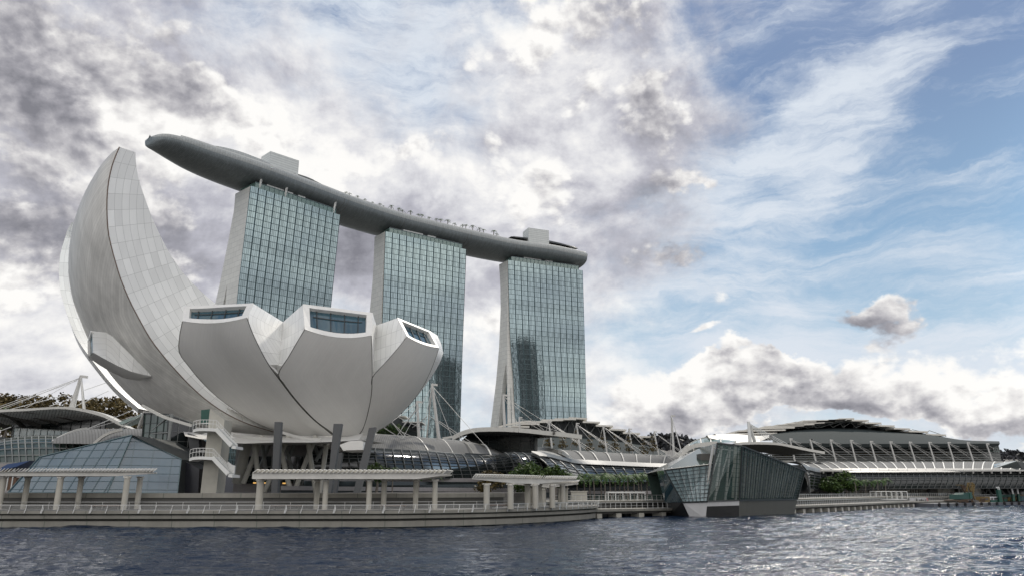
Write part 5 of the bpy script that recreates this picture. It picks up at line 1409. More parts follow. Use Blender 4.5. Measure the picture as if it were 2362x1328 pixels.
# criss-cross cable truss by the bowl, terrace with planting
ct = thing('cable_truss', 'white crossed cable truss between the museum bowl and the shorter mast', 'cable truss', tuple(AY(*ZC(540, 430), 165)))
for (a, b) in (((400, 400), (560, 500)), ((470, 350), (590, 505)), ((520, 305), (760, 420)), ((515, 470), (690, 225)), ((600, 350), (690, 355)), ((465, 345), (720, 600)), ((700, 230), (560, 400)), ((650, 400), (780, 300)), ((790, 290), (1110, 520)), ((880, 340), (1180, 540)), ((540, 430), (700, 500))):
    mb = MB(); mb.tube(AY(*ZC(*a), 164), AY(*ZC(*b), 163), .075, .075, 5); mb.build('cable', M['mast_paint'], ct)
tt = thing('roof_terrace', 'planted roof terrace with thin slab canopy between bowl and middle tower', 'roof terrace', tuple(AY(*ZC(560, 450), 178)))
hwall(tt, 'terrace_slope', [ZC(300, 470), ZC(330, 400), ZC(520, 400), ZC(690, 440), ZC(700, 490)], 182, 4, M['roof_grey'])
hwall(tt, 'dark_wall', [ZC(400, 400), ZC(520, 300), ZC(580, 350), ZC(720, 352), ZC(700, 440), ZC(520, 405)], 186, 4, M['roof_dark'])
hwall(tt, 'slab_canopy', [ZC(560, 345), ZC(735, 348), ZC(735, 356), ZC(560, 353)], 180, 8, M['canopy_edge']); hwall(tt, 'slab_canopy', [ZC(510, 293), ZC(590, 296), ZC(590, 303), ZC(510, 300)], 180, 8, M['canopy_edge'])
for k, (x, y) in enumerate(((400, 420), (440, 405), (480, 425), (510, 410), (560, 420), (350, 440))): p = AY(*ZC(x, y), 179); crown_mesh([(p.x, p.y, p.z, 1.8, .6)], 150, .3, 3 + k).build('shrub', M['leaf'], tt)

# ------------------------------------------------------------------ large convention hall on the right
cv = thing('convention_hall', 'largest hall with swept grey roof crowned by stepped pale plates, at the right', 'convention hall', tuple(AY(1950, 1120, 340)))
vault(cv, [ZE(1400, 592), ZF(80, 624), ZF(500, 625), ZF(1000, 626), ZF(1600, 626), ZF(2250, 622), ZF(2700, 622)], [ZE(1670, 680), ZF(170, 708), ZF(500, 710), ZF(1000, 710), ZF(1500, 710), ZF(1990, 708), ZF(2600, 708)], 15.8, 10.6, 1, .9,
      ribs=[(.015 + k * .0402, -.0 + k * .0402) for k in range(24)], ribr=.32)
curved_glass(cv, [ZE(1540, 640), ZF(60, 690), ZF(180, 712), ZF(500, 712), ZF(1500, 712), ZF(2700, 712)], [ZE(1630, 925), ZF(60, 900), ZF(180, 915), ZF(500, 915), ZF(1500, 903), ZF(2700, 903)], 10.6, 4, 44, 9, 2.0, M['mall_glass'], lou=8, barw=.2)
mb = MB(); pp = smooth_px([ZE(1330, 600), ZE(1400, 592), ZE(1500, 605), ZE(1600, 640), ZE(1670, 690)], 10); mb.sweep([AY(p.x, p.y, 312) for p in pp], 1, .9); mb.build('end_arch', M['canopy_edge'], cv); mb = MB()
pp = smooth_px([ZE(1560, 690), ZE(1590, 730), ZE(1620, 790), ZE(1645, 880), ZE(1650, 895)], 10); mb.sweep([AY(p.x, p.y, 300) for p in pp], 1.6, 1); mb.build('end_arch', M['canopy_edge'], cv)
hwall(cv, 'end_glazing', [ZE(1480, 920), ZE(1640, 910), ZE(1620, 800), ZE(1560, 700), ZE(1480, 690)], 304, 2, M['mall_glass'])
hwall(cv, 'pale_band', [ZE(1480, 905), ZF(2000, 898), ZF(2000, 935), ZE(1480, 945)], 318, 3, M['concrete'])
hwall(cv, 'inner_band', [ZF(85, 832), ZF(225, 832), ZF(225, 862), ZF(90, 862)], 322, 2, M['pink_wall'])
hwall(cv, 'shop_front', [ZE(1480, 940), ZF(2000, 930), ZF(2000, 1010), ZE(1480, 1010)], 321, 3, M['mall_glass_g'])
pl = MB()
for x in (100, 235, 440, 1400, 1700): p = AY(*ZF(x, 1010), 316.5); pl = MB(); pl.box((p.x, p.y, 4), (3.2, 2, 9)); pl.build('pier', M['concrete_dark'], cv)
for (x0, x1, y0, y1) in ((1060, 1330, 940, 975), (1440, 1545, 935, 970)): hwall(cv, 'display_window', [ZF(x0, y0), ZF(x1, y0), ZF(x1, y1), ZF(x0, y1)], 320, .5, M['crystal_glass_b'])
mb = MB(); mb.prism([(70, 334), (340, 334), (340, 400), (70, 400)], 2, 15); mb.build('hall_core', M['roof_dark'], cv)
yf = lambda u: 362; yb = lambda u: 400
expo(cv, [ZE(1250, 305), ZE(1500, 265), ZE(1800, 250), ZF(380, 258), ZF(620, 264), ZF(900, 288), ZF(1330, 322), ZF(1520, 358), ZF(1750, 405), ZF(2100, 424)], [ZE(1250, 395), ZE(1500, 403), ZE(1800, 405), ZF(380, 428), ZF(620, 428), ZF(900, 428), ZF(1330, 428), ZF(1520, 428), ZF(1750, 427), ZF(2105, 427)], yf, yb, None, None)
F2E = lambda x, y: ((1850 + x / 4.613 - 1500) * 4.427, (y / 4.613) * 4.427)
pE = [((700, 335), (1115, 385)), ((640, 322), (1215, 338)), ((790, 300), (1295, 296)), ((900, 272), (1382, 260)), ((1040, 246), (1475, 236)), ((1180, 228), (1570, 213)), ((1300, 212), (1675, 201)), ((1400, 198), (1780, 184)), ((1480, 184), (1890, 171)), ((1560, 170), (1992, 158))]
pF = [((150, 182), (355, 178)), ((280, 168), (473, 164)), ((400, 155), (555, 152)), ((530, 170), (710, 172)), ((670, 198), (845, 200)), ((820, 226), (985, 230)), ((975, 256), (1150, 262)), ((1135, 286), (1340, 292)), ((1320, 318), (1530, 327))]
ft2 = lambda u: 987 + abs(u - 1950) ** 1.5 * .0025
stepped(cv, pE[2:], ZE, yb, ft2, 9, .75, 50); stepped(cv, pF, ZF, yb, ft2, 9, .75, 50)
# curved lower roofs at the hall's left end
def shell(par, top, bot, y0, y1, mt, name='shell_roof', rise=1.0):
    T = [AY(p.x, p.y, y1) for p in smooth_px(top, 20)]; B = [AY(p.x, p.y, y0) for p in smooth_px(bot, 20)]
    mb = MB(); rows = [[b.lerp(a, k / 6) + Vector((0, 0, rise * math.sin(math.pi * k / 6))) for k in range(7)] for a, b in zip(T, B)]
    mb.grid(rows); mb.build(name, mt, par, True); return rows
shell(cv, [ZE(630, 330), ZE(720, 312), ZE(860, 308), ZE(1000, 320), ZE(1215, 338)], [ZE(690, 335), ZE(800, 370), ZE(950, 390), ZE(1080, 395), ZE(1215, 345)], 335, 370, M['roof_plate'])
shell(cv, [ZE(560, 345), ZE(640, 330), ZE(760, 340), ZE(900, 355), ZE(1120, 385)], [ZE(600, 350), ZE(700, 370), ZE(800, 390), ZE(900, 400), ZE(1120, 392)], 325, 345, M['roof_plate'])
rg = shell(cv, [ZE(390, 420), ZE(470, 375), ZE(560, 348), ZE(660, 342), ZE(780, 362), ZE(870, 388)], [ZE(400, 450), ZE(480, 425), ZE(580, 410), ZE(680, 400), ZE(780, 395), ZE(870, 390)], 318, 335, M['green_glass'], 'glazed_roof', .4)
mb = MB()
for i in (0, 5, 9, 13, 19): mb = MB(); mb.sweep([p + Vector((0, -.2, .1)) for p in rg[i]], .5, .4); mb.build('shell_rib', M['canopy_edge'], cv)
mb = MB(); mb.sweep([r[-1] for r in rg], .9, .6); mb.sweep([AY(p.x, p.y, 320) for p in smooth_px([ZE(250, 540), ZE(330, 470), ZE(390, 420)], 8)], 1, .7); mb.build('shell_edge', M['canopy_edge'], cv); mb = MB()
pp = smooth_px([ZE(295, 540), ZE(370, 470), ZE(440, 435), ZE(540, 418), ZE(680, 405)], 12); mb.sweep([AY(p.x, p.y, 306) for p in pp], 1.3, 1.6); mb.build('shell_edge', M['canopy_edge'], cv)
rows = []
for a, b in zip(smooth_px([ZE(300, 540), ZE(380, 475), ZE(500, 445), ZE(620, 440), ZE(720, 440)], 12), smooth_px([ZE(330, 560), ZE(420, 600), ZE(520, 620), ZE(640, 620), ZE(720, 620)], 12)): rows.append([AY(a.x, a.y, 308).lerp(AY(b.x, b.y, 300), k / 8) for k in range(9)])
mb = MB(); mb.grid(rows); mb.build('curved_glazing', M['mall_glass_g'], cv, True)
mb = MB()
for k in range(9): mb.sweep([r[k] + Vector((0, -.5, .2)) for r in rows], .45, .2)
for r in rows[::2]: mb.sweep([p + Vector((0, -.4, .1)) for p in r], .5, .5)
mb.build('sun_blades', M['canopy_edge'], cv)
# visor canopy
T_ = smooth_px([ZE(860, 405), ZE(950, 396), ZE(1150, 394), ZE(1320, 404), ZE(1500, 440), ZE(1650, 470), ZE(1778, 492)], 24)
Bb = smooth_px([ZE(900, 425), ZE(1000, 470), ZE(1150, 500), ZE(1320, 520), ZE(1480, 520), ZE(1640, 508), ZE(1778, 500)], 24)
Tw = [AY(p.x, p.y, 285) for p in T_]; Bw = [AY(p.x, p.y, 303) for p in Bb]
mb = MB(); mb.grid([[a + Vector((0, 0, -.8)), a.lerp(b, .5), b] for a, b in zip(Tw, Bw)]); mb.grid([[a, a + Vector((0, 22, .2))] for a in Tw], flip=True); mb.build('visor_canopy', M['canopy'], cv, True)
mb = MB(); mb.sweep([a + Vector((0, -.1, -.35)) for a in Tw], .6, .9); mb.build('canopy_edge_beam', M['canopy_edge'], cv)
# louvred facade behind the masts
hwall(cv, 'facade_wall', [ZE(1280, 400), ZF(2040, 427), ZF(2095, 455), ZF(2125, 622), ZE(1280, 592)], 364, 6, M['mall_glass'])
mb = MB()
for j, v in enumerate((470, 488, 518, 545, 570, 592, 614)):
    a, b = AY(*ZE(1180, (v - 430) * .96 + 405), 358), AY(*ZF(2055 + (v - 430) * .35, v), 358); mb.bar(a, b, 1.2, .5)
mb.build('facade_blades', M['rib_glass'], cv)
for k in range(38): p = AY(*ZF(-380 + 62 * k, 540 + 60 * (k % 2)), 361); crown_mesh([(p.x, p.y, p.z, 3.0, .5)], 90, .5, 9 + k).build('shrub', M['leaf_dark'], cv)
mb = MB(); mb.slab([AY(*ZF(*p), 352) for p in ((-640, 428), (2105, 424), (2090, 452), (1900, 468), (-640, 460))], (0, 12, 0)); mb.build('roof_lip', M['roof_grey'], cv)
hwall(cv, 'lantern', [ZF(2030, 455), ZF(2090, 452), ZF(2103, 515), ZF(2040, 515)], 357, 5, M['green_glass'])
mb = MB()
for t in (0, .33, .66, 1): mb.bar(AY(*ZF(2030 + 60 * t, 455), 356.8), AY(*ZF(2040 + 63 * t, 515), 356.8), .3)
for t in (0, .33, .66, 1): mb.bar(AY(*ZF(2030 + 10 * t, 455 + 60 * t), 356.8), AY(*ZF(2090 + 13 * t, 452 + 63 * t), 356.8), .3)
mb.build('lantern_frame', M['rib_glass'], cv)
# row of leaning masts
row = [(ZE(1425, 357), ZE(1476, 585)), (ZE(1634, 365), ZE(1690, 588))] + [(ZF(a, b), ZF(c_, d)) for a, b, c_, d in ((85, 380, 145, 612), (300, 385, 360, 615), (515, 390, 576, 618), (726, 400, 790, 620), (935, 404, 1000, 622), (1140, 407, 1208, 622), (1348, 410, 1412, 622), (1553, 411, 1618, 622), (1757, 413, 1825, 620), (1962, 425, 2027, 615))]
for i, (tp_, ft_) in enumerate(row):
    y = 347; stays = [((tp_[0] + dx, tp_[1] + dy), 345) for dx, dy in ((26, 11), (44, 30), (62, 44), (84, 46))]
    if i == len(row) - 1: stays = [((tp_[0] + 18, tp_[1] + 12), 345)]
    mast('leaning white mast before the convention hall, %s from the left of its row' % od[i], ft_, tp_, y, y, .40, stays, [((tp_[0] - 3 - (tp_[0] - ft_[0]) * .2, ft_[1] - 30), y + 7)], 'leaning white masts before the convention hall')
mast('tallest of the thin white twin masts, standing before the wooded knoll', ZX(2100, 538), ZX(2075, 122), 270, 270, .45, [(ZX(2060, 540), 268)], [(ZX(2180, 500), 262)])
tw = thing('mast', 'short thick white twin mast beside the convention hall canopy', 'mast', tuple(AY(*ZE(1020, 395), 290)))
for f, t, y in ((ZE(1020, 395), ZE(1001, 185), 290), (ZE(1065, 385), ZE(1004, 190), 294)):
    mb = MB(); mb.tube(AY(*f, y), AY(*t, 290), .7, .5, 8); mb.build('pole', M['white'], tw)
for k in range(5):
    mb = MB(); mb.tube(AY(*ZE(1005, 200 + 6 * k), 290), AY(*ZE(1400 - k * 45, 410 - 8 * k), 296), .11, .11, 5); mb.build('stay', M['white'], tw)

# ------------------------------------------------------------------ faceted pavilion standing in the water
cp = thing('crystal_pavilion', 'faceted green glass pavilion rising from the water on a dark and white base', 'pavilion', (37, 134, 0))
A_ = [AY(*ZE(190, 1160), 140), AY(*ZE(412, 1161), 131.2), AY(*ZE(563, 1161), 131.0), AY(*ZE(905, 1155), 133), AY(*ZE(1468, 1121), 152)]
for p in A_: p.z = -.3
B_ = [AY(*ZE(150, 1010), 140.3), AY(*ZE(328, 1004), 130.4), AY(*ZE(583, 997), 130.6), AY(*ZE(907, 985), 132.6), AY(*ZE(1497, 975), 152.6)]
Tq = [AY(*ZE(72, 690), 143), AY(*ZE(145, 675), 128.6), AY(*ZE(642, 617), 133.5), AY(*ZE(683, 402), 132.5), AY(*ZE(935, 432), 130.5), AY(*ZE(1577, 685), 153.5)]
def pslab(name, pts, mt, dep=.3): mb = MB(); mb.slab(pts, (0, dep, 0)); return mb.build(name, mt, cp)
pslab('dark_base', [A_[0], A_[1], B_[1], B_[0]], M['dark_base']); pslab('white_base', [A_[1], A_[2], B_[2], B_[1]], M['white_base'])
pslab('dark_base', [A_[2], A_[3], B_[3], B_[2]], M['dark_base']); pslab('brown_base', [A_[3], A_[4], B_[4], B_[3]], M['brown_base'])
q = [B_[2].lerp(A_[2], .28), B_[3].lerp(A_[3], .28)]; o3 = Vector((0, -.06, 0)); pslab('pale_strip', [q[0] + o3, q[1] + o3, B_[3] + o3, B_[2] + o3], M['white_base'], .05)
# black left flank
pslab('black_flank', [B_[0], B_[1] + Vector((0, .1, 0)), Tq[1] + Vector((0, .1, 0)), Tq[0]], M['sky_glass'], .3)
def face(name, quad, nu, nv, mt, barmt, tru=None, cols=0):
    a, b, c_, d = quad; f = MB(); f.quad(a, b, c_, d); g = f.build(name, mt, cp); n = (b - a).cross(d - a).normalized()
    if n.y > 0: n = -n
    k = MB(); lat = lambda s, t: a.lerp(b, s).lerp(d.lerp(c_, s), t)
    for i in range(nu + 1): k.bar(lat(i / nu, 0) + n * .05, lat(i / nu, 1) + n * .05, .07, .09, n)
    for j in range(nv + 1): k.bar(lat(0, j / nv) + n * .06, lat(1, j / nv) + n * .06, .06, .08, n)
    for s, e in ((a, b), (b, c_), (c_, d), (d, a)): k.bar(s + n * .08, e + n * .08, .22, .2, n)
    k.build('glazing_bars', M['mullion'], cp)
    tr3 = MB(); ins = -n * 1.1
    for i in range(cols + 1):
        s = i / cols; tr3.bar(lat(s, .02) + ins, lat(s, .98) + ins, .22, .5, n)
        if i < cols and tru: tr3.bar(lat(s, .02) + ins, lat(min(1, s + tru / cols), .97) + ins, .15, .2, n)
    if cols: tr3.bar(lat(0, .93) + ins, lat(1, .93) + ins, .2, .3, n); tr3.build('frame', barmt, cp)
face('glass_face', [B_[1], B_[2], Tq[2], Tq[1]], 7, 9, M['crystal_glass_b'], M['white'], 1.6, 6)
face('glass_face', [B_[2] + Vector((-.05, -.05, 0)), B_[3], Tq[4], Tq[3]], 6, 12, M['crystal_glass'], M['mast_paint'], 1, 3)
face('glass_face', [B_[3], B_[4], Tq[5], Tq[4]], 26, 12, M['crystal_glass'], M['strut'], 0, 14)
bkq = [p + Vector((1, 17, 0)) for p in (B_[0], B_[4], Tq[5], Tq[3], Tq[0])]
mb = MB(); mb.face(bkq); mb.face([B_[4], bkq[1], bkq[2], Tq[5]]); mb.face([Tq[1], Tq[2], bkq[3], bkq[4]]); mb.face([Tq[3], Tq[4], bkq[3]]); mb.face([Tq[4], Tq[5], bkq[2], bkq[3]]); mb.face([Tq[2], Tq[3], bkq[3]]); mb.build('rear_faces', M['mall_glass_g'], cp)
mb = MB(); mb.face([B_[1], B_[2], B_[3], B_[4], bkq[1], bkq[0], B_[0]]); mb.build('floor', M['concrete_dark'], cp)
mb = MB(); c_ = (B_[3] + B_[4]) / 2 + Vector((0, 8, 3)); mb.box(c_, (9, 3, 6.2), .6); mb.box(B_[2].lerp(B_[3], .5) + Vector((0, 7, 4)), (4, 3, 8)); mb.build('inner_walls', M['concrete_dark'], cp)

# second pavilion at the right edge
c2 = thing('crystal_pavilion', 'dark glass pavilion with slanting bars at the far right', 'pavilion', tuple(AY(*ZG(1300, 900), 262)))
fq = [ZG(845, 900), ZG(2300, 925), ZG(2300, 200), ZG(1700, 140), ZG(815, 430)]
P5 = [AY(*fq[0], 262), AY(*fq[1], 250), AY(*fq[2], 250), AY(*fq[3], 254), AY(*fq[4], 262)]
mb = MB(); mb.face(P5); g = mb.build('glass_face', M['mall_glass'], c2)
mb = MB()
for (a, b) in (((830, 470), (1100, 910)), ((940, 420), (1240, 905)), ((1055, 370), (1400, 905)), ((1180, 330), (1545, 905)), ((1310, 285), (1690, 905)), ((1440, 240), (1850, 890)), ((1575, 195), (2000, 880)), ((1700, 150), (2130, 850)), ((1820, 150), (2250, 850))):
    mb.bar(AY(*ZG(*a), 257.5), AY(*ZG(*b), 255), .42)
for (a, b) in (((815, 430), (1700, 140)), ((830, 470), (1700, 190)), ((830, 460), (850, 900)), ((1700, 140), (1830, 150)), ((850, 760), (950, 900)), ((850, 900), (1000, 520)), ((960, 900), (1060, 560))): mb.bar(AY(*ZG(*a), 258), AY(*ZG(*b), 257), .3)
mb.build('frame', M['rib_glass'], c2)
mb = MB(); mb.slab([P5[4], P5[3], P5[3] + Vector((6, 18, 0)), P5[4] + Vector((3, 20, 0))], (0, 0, .3)); mb.build('roof', M['mall_glass_g'], c2)

# ------------------------------------------------------------------ promenades on the right
pr = thing('promenade', 'two level concrete promenade on short piers, running right from the museum quay', 'promenade', (30, 135, 0))
low = [Vector((*p, 0)) for p in ((9.8, 126), (20, 131.5), (30, 136), (46, 151))]
W1 = [AZ(*ZI(160, 1270), .0), AZ(*ZI(640, 1270), 0), AZ(*ZI(1500, 1240), 0), AZ(*ZI(2100, 1220), 0)]
line1 = [Vector((11, 124, 0)), Vector((14.5, 128, 0)), Vector((19, 131.5, 0)), Vector((28, 137, 0)), Vector((44, 152, 0))]
line2 = [Vector((50, 150, 0)), Vector((58, 158, 0)), Vector((66, 166.5, 0)), Vector((90, 194, 0)), Vector((112, 220, 0)), Vector((140, 242, 0)), Vector((176, 268, 0))]
def P2lat(path, n): return smooth_px(path, n)
for path, nn_ in ((line1, 24), (line2, 50)):
    pp = P2lat(path, nn_)
    beam('lower_deck', 0, 6, .95, 1.35, M['concrete_b'], pr, pp); beam('deck_beam', .9, 5, .55, .95, M['concrete_dark'], pr, pp); beam('under_shadow', 4.5, 6, -1, .6, M['black'], pr, pp)  # the black strip paints the shade below the deck
    L = sum((b - a).length for a, b in zip(pp, pp[1:])); m_ = int(L / 4.2); q = resample(off_path(pp, .8), m_)
    for i in range(m_ - 1):
        mb = MB(); t = (q[i + 1] - q[i]).normalized(); mb.box((q[i].x, q[i].y + .8, .1), (1.1, 2.2, 1.1), math.atan2(t.y, t.x)); mb.build('pier_head', M['concrete'], pr)
    q = resample(off_path(pp, .3), int(L / 1.1)); mb = MB()
    for p in q: mb.bar((p.x, p.y, 1.35), (p.x, p.y, 2.35), .06)
    mb.sweep([Vector((p.x, p.y, 2.35)) for p in q], .08); mb.sweep([Vector((p.x, p.y, 1.85)) for p in q], .04); mb.build('railing', M['steel'], pr)
    beam('upper_deck', 6, 18, 2.2, 2.55, M['concrete_b'], pr, pp); beam('retaining_wall', 6.8, 8, 1.3, 2.2, M['granite'], pr, pp)
    q = resample(off_path(pp, 6.3), int(L / 1.3)); mb = MB()
    for p in q: mb.bar((p.x, p.y, 2.55), (p.x, p.y, 3.5), .06)
    mb.sweep([Vector((p.x, p.y, 3.5)) for p in q], .08); mb.sweep([Vector((p.x, p.y, 3.0)) for p in q], .04); mb.build('railing', M['steel'], pr)
def pavbox(label, u0, u1, vt, vb, y, nb):
    t = thing('frame_shelter', label, 'shelter', tuple(AY((u0 + u1) / 2, vb, y)), 'white post and beam shelters on the promenade')
    mb = MB(); a, b = AY(u0, vt, y), AY(u1, vt, y); zb_ = AY(u0, vb, y).z
    mb.slab([a, b, b + Vector((0, 4, 0)), a + Vector((0, 4, 0))], (0, 0, .22)); mb.build('roof', M['white'], t)
    for i in range(nb + 1):
        for dy in (0, 3.6):
            p = a.lerp(b, i / nb) + Vector((0, dy + .2, 0)); mb = MB(); mb.bar((p.x, p.y, zb_), (p.x, p.y, p.z), .17); mb.build('post', M['white'], t)
    mb = MB(); c_, d = AY(u0, vb, y), AY(u1, vb, y); mb.slab([c_, d, d + Vector((0, 4, 0)), c_ + Vector((0, 4, 0))], (0, 0, -.2)); mb.build('floor', M['white'], t)
pavbox('white post shelter in front of the palms, left of the crystal pavilion', *ZI(440, 0)[:1], ZI(1308, 0)[0], ZI(0, 672)[1], ZI(0, 940)[1], 143, 5)
pavbox('white post shelter before the palms right of the crystal pavilion', ZF(790, 0)[0], ZF(1120, 0)[0], ZF(0, 938)[1], ZF(0, 1015)[1], 222, 6)
pavbox('white post shelter behind the crane, near the right pavilion', ZF(1565, 0)[0], ZF(1885, 0)[0], ZF(0, 905)[1], ZF(0, 972)[1], 258, 3)
pavbox('long low white canopy behind the crowd of thin posts, right of the two round trees', ZF(445, 0)[0], ZF(760, 0)[0], ZF(0, 932)[1], ZF(0, 985)[1], 262, 8)
# umbrellas, signs and seats seen in the distance
for i, (u, v, y, nm) in enumerate(((ZX(1130, 985)[0], ZX(0, 1000)[1], 150, 'small pale grey kiosk left of the palm trunks'),)):
    t = thing('kiosk', nm, 'kiosk', tuple(AY(u, v, y))); p = AY(u, v, y); mb = MB(); mb.box((p.x, y, p.z + .6), (3.0, 2, 2.4)); mb.build('body', M['concrete'], t); mb = MB(); mb.box((p.x, y, p.z + 1.9), (3.3, 2.3, .16)); mb.build('roof', M['concrete'], t)
t = thing('banner', 'grey banner with dark and red figures hung on the promenade near the crane', 'banner', tuple(AY(*ZH(1180, 1040), 232)))
mb = MB(); mb.slab([AY(*ZH(*p), 232) for p in ((970, 1045), (1370, 1045), (1355, 945), (970, 955))], (0, .2, 0)); mb.build('sheet', M['banner'], t)
mb = MB()
for k, (x, w, hh_) in enumerate(((1120, 18, 70), (1150, 14, 60), (1205, 26, 45), (1240, 30, 60), (1275, 22, 40), (1330, 24, 60))): mb.slab([AY(*ZH(*p), 231.8) for p in ((x - w, 1040), (x + w, 1042), (x + w * .4, 1040 - hh_), (x - w * .3, 1035 - hh_))], (0, .1, 0))
mb.build('printed_figures', M['rubber'], t)
mb = MB(); mb.slab([AY(*ZH(*p), 231.7) for p in ((1372, 1050), (1398, 1040), (1368, 945), (1350, 940))], (0, .1, 0)); mb.build('red_edge', M['red'], t)

# ------------------------------------------------------------------ barge, crane and plant at the right
bg_ = thing('work_barge', 'long grey work barge with tyre fenders moored at the right edge', 'barge', tuple(AZ(*ZG(900, 1160), 0)))
b0, b1 = AZ(*ZG(-250, 1195), 0), AZ(*ZG(2300, 1140), 0); dirb = (b1 - b0).normalized(); nb_ = Vector((-dirb.y, dirb.x, 0))
mb = MB(); mb.slab([b0 + Vector((0, 0, -.3)), b1 + Vector((0, 0, -.3)), b1 + nb_ * 9 + Vector((0, 0, -.3)), b0 + nb_ * 9 + Vector((0, 0, -.3))], (0, 0, 1.1)); mb.build('hull', M['hull'], bg_)
def torus(c_, r, r2, nrm, n=14):
    mb = MB(); x = nrm.cross(Vector((0, 0, 1))).normalized(); y = nrm.cross(x); rows = []
    for i in range(n + 1):
        a = 2 * math.pi * i / n; o_ = x * math.cos(a) + y * math.sin(a)
        rows.append([c_ + o_ * (r + r2 * math.cos(b)) + nrm * r2 * math.sin(b) for b in [2 * math.pi * k / 8 for k in range(9)]])
    mb.grid(rows); return mb
for k in range(14):
    p = b0.lerp(b1, (k + .5) / 14) - nb_ * .2 + Vector((0, 0, .42)); torus(p, .42, .2, -nb_).build('tyre_fender', M['rubber'], bg_, True)
def at_g(x, y, d=0): p = AY(*ZG(x, y), 1); return p
def gpt(x, y, dy=2.0):
    u, v = ZG(x, y); r_ = ray(u, v); # meet the vertical plane through the barge, dy metres in
    return AP(u, v, b0 + nb_ * dy, nb_)
def gslab(name, pts, mt, par, dy=2.0, th_=2.0): mb = MB(); mb.slab([gpt(*p, dy) for p in pts], nb_ * th_); return mb.build(name, mt, par)
cr_ = thing('crawler_crane', 'green crane cabin with yellow gantry frame and brown boom on the barge', 'crane', tuple(gpt(500, 1120)))
gslab('machinery_house', [(345, 1025), (600, 1018), (575, 868), (480, 868), (460, 905), (340, 910)], M['green_paint'], cr_, 2, 3)
gslab('cabin', [(600, 1010), (655, 1000), (625, 860), (575, 862)], M['teal_dark'], cr_, 1.8, 2)
mb = MB()
for a, b in (((510, 840), (535, 645)), ((600, 840), (640, 650)), ((535, 645), (640, 640)), ((640, 640), (690, 690)), ((690, 690), (660, 900)), ((540, 655), (600, 830)), ((650, 860), (640, 660)), ((520, 700), (620, 690)), ((655, 900), (690, 1010)), ((640, 690), (688, 700))): mb.bar(gpt(*a, 2.2), gpt(*b, 2.2), .32); mb.bar(gpt(*a, 4.2), gpt(*b, 4.2), .28)
mb.build('gantry', M['yellow'], cr_)
mb = MB()
for a, b in (((375, 700), (470, 870)), ((440, 700), (540, 850)), ((375, 700), (440, 700)), ((400, 745), (455, 720)), ((415, 780), (480, 755)), ((440, 820), (505, 790)), ((400, 745), (440, 700)), ((415, 780), (455, 720)), ((455, 850), (500, 800))): mb.bar(gpt(*a, 2.5), gpt(*b, 2.5), .34)
mb.build('boom', M['rust'], cr_); gslab('boom_head', [(372, 692), (445, 694), (445, 684), (372, 682)], M['yellow'], cr_, 2.2, 1.5)
mb = MB()
for a, b in (((330, 1060), (520, 1045)), ((340, 1150), (375, 1060)), ((330, 1080), (420, 1150)), ((480, 1150), (500, 1060)), ((500, 1150), (540, 1080)), ((300, 1075), (540, 1065)), ((640, 1140), (620, 1040)), ((700, 1130), (640, 1050)), ((720, 1150), (660, 1080))): mb.bar(gpt(*a, 2.0), gpt(*b, 2.0), .3); mb.bar(gpt(*a, 4), gpt(*b, 4), .25)
mb.build('undercarriage', M['rust'], cr_); gslab('platform', [(300, 1062), (640, 1030), (640, 1012), (300, 1045)], M['rust'], cr_, 1.8, 4)
gslab('counterweight', [(530, 1135), (620, 1130), (620, 1050), (530, 1055)], M['black'], cr_, 2.4, 2)
pk = thing('site_cabin', 'white and green site cabin on the barge right of the crane', 'cabin', tuple(gpt(1180, 1100)))
gslab('body', [(1080, 1040), (1290, 1040), (1290, 962), (1065, 965)], M['white_base'], pk, 3, 3); gslab('lower_body', [(1090, 1100), (1300, 1100), (1300, 1042), (1080, 1042)], M['teal_dark'], pk, 2.9, 3); gslab('window', [(1160, 1030), (1270, 1030), (1270, 990), (1160, 990)], M['black'], pk, 2.9, .15); gslab('door', [(1090, 1035), (1135, 1035), (1130, 985), (1095, 990)], M['concrete_dark'], pk, 2.9, .15)
yw = thing('yellow_loader', 'dirty yellow loader and scrap frame beside the white site cabin', 'loader', tuple(gpt(950, 1110)))
gslab('body', [(930, 1105), (1060, 1105), (1055, 965), (915, 965)], M['yellow'], yw, 3, 2.5); gslab('cab_window', [(945, 1040), (1015, 1040), (1015, 1000), (945, 1000)], M['black'], yw, 2.9, .2)
mb = MB()
for a, b in (((830, 1110), (900, 1010)), ((860, 1110), (870, 1010)), ((830, 1020), (930, 1015)), ((890, 1110), (940, 1020)), ((840, 1060), (930, 1070))): mb.bar(gpt(*a, 2.8), gpt(*b, 2.8), .3)
mb.build('boom_frame', M['rust'], yw); gslab('bucket', [(700, 1120), (800, 1120), (800, 1060), (740, 1040)], M['concrete_dark'], yw, 2.6, 1.5)
mr = thing('piling_rig', 'dark green pile mast with white head on the barge', 'piling rig', tuple(gpt(1300, 1080)))
mb = MB(); mb.bar(gpt(1305, 1090, 2.4), gpt(1255, 800, 2.4), 1.0); mb.build('mast', M['teal_dark'], mr); mb = MB(); mb.bar(gpt(1270, 810, 2.3), gpt(1245, 740, 2.3), .5); mb.bar(gpt(1205, 745, 2.3), gpt(1262, 742, 2.3), .35); mb.build('head', M['white'], mr); mb = MB(); mb.bar(gpt(1330, 1130, 2.4), gpt(1300, 960, 2.4), .9); mb.build('base', M['rust'], mr); gslab('walkway', [(1300, 980), (1560, 965), (1560, 915), (1300, 925)], M['teal_dark'], mr, 5, 1)
gt = thing('lifting_gantry', 'grey goal shaped lifting gantry on dark legs at far right', 'gantry', tuple(gpt(1640, 1080)))
mb = MB()
for a, b in (((1595, 905), (1550, 715)), ((1718, 900), (1675, 705)), ((1555, 765), (1700, 765)), ((1675, 720), (1700, 725))): mb.bar(gpt(*a, 3), gpt(*b, 3), .5)
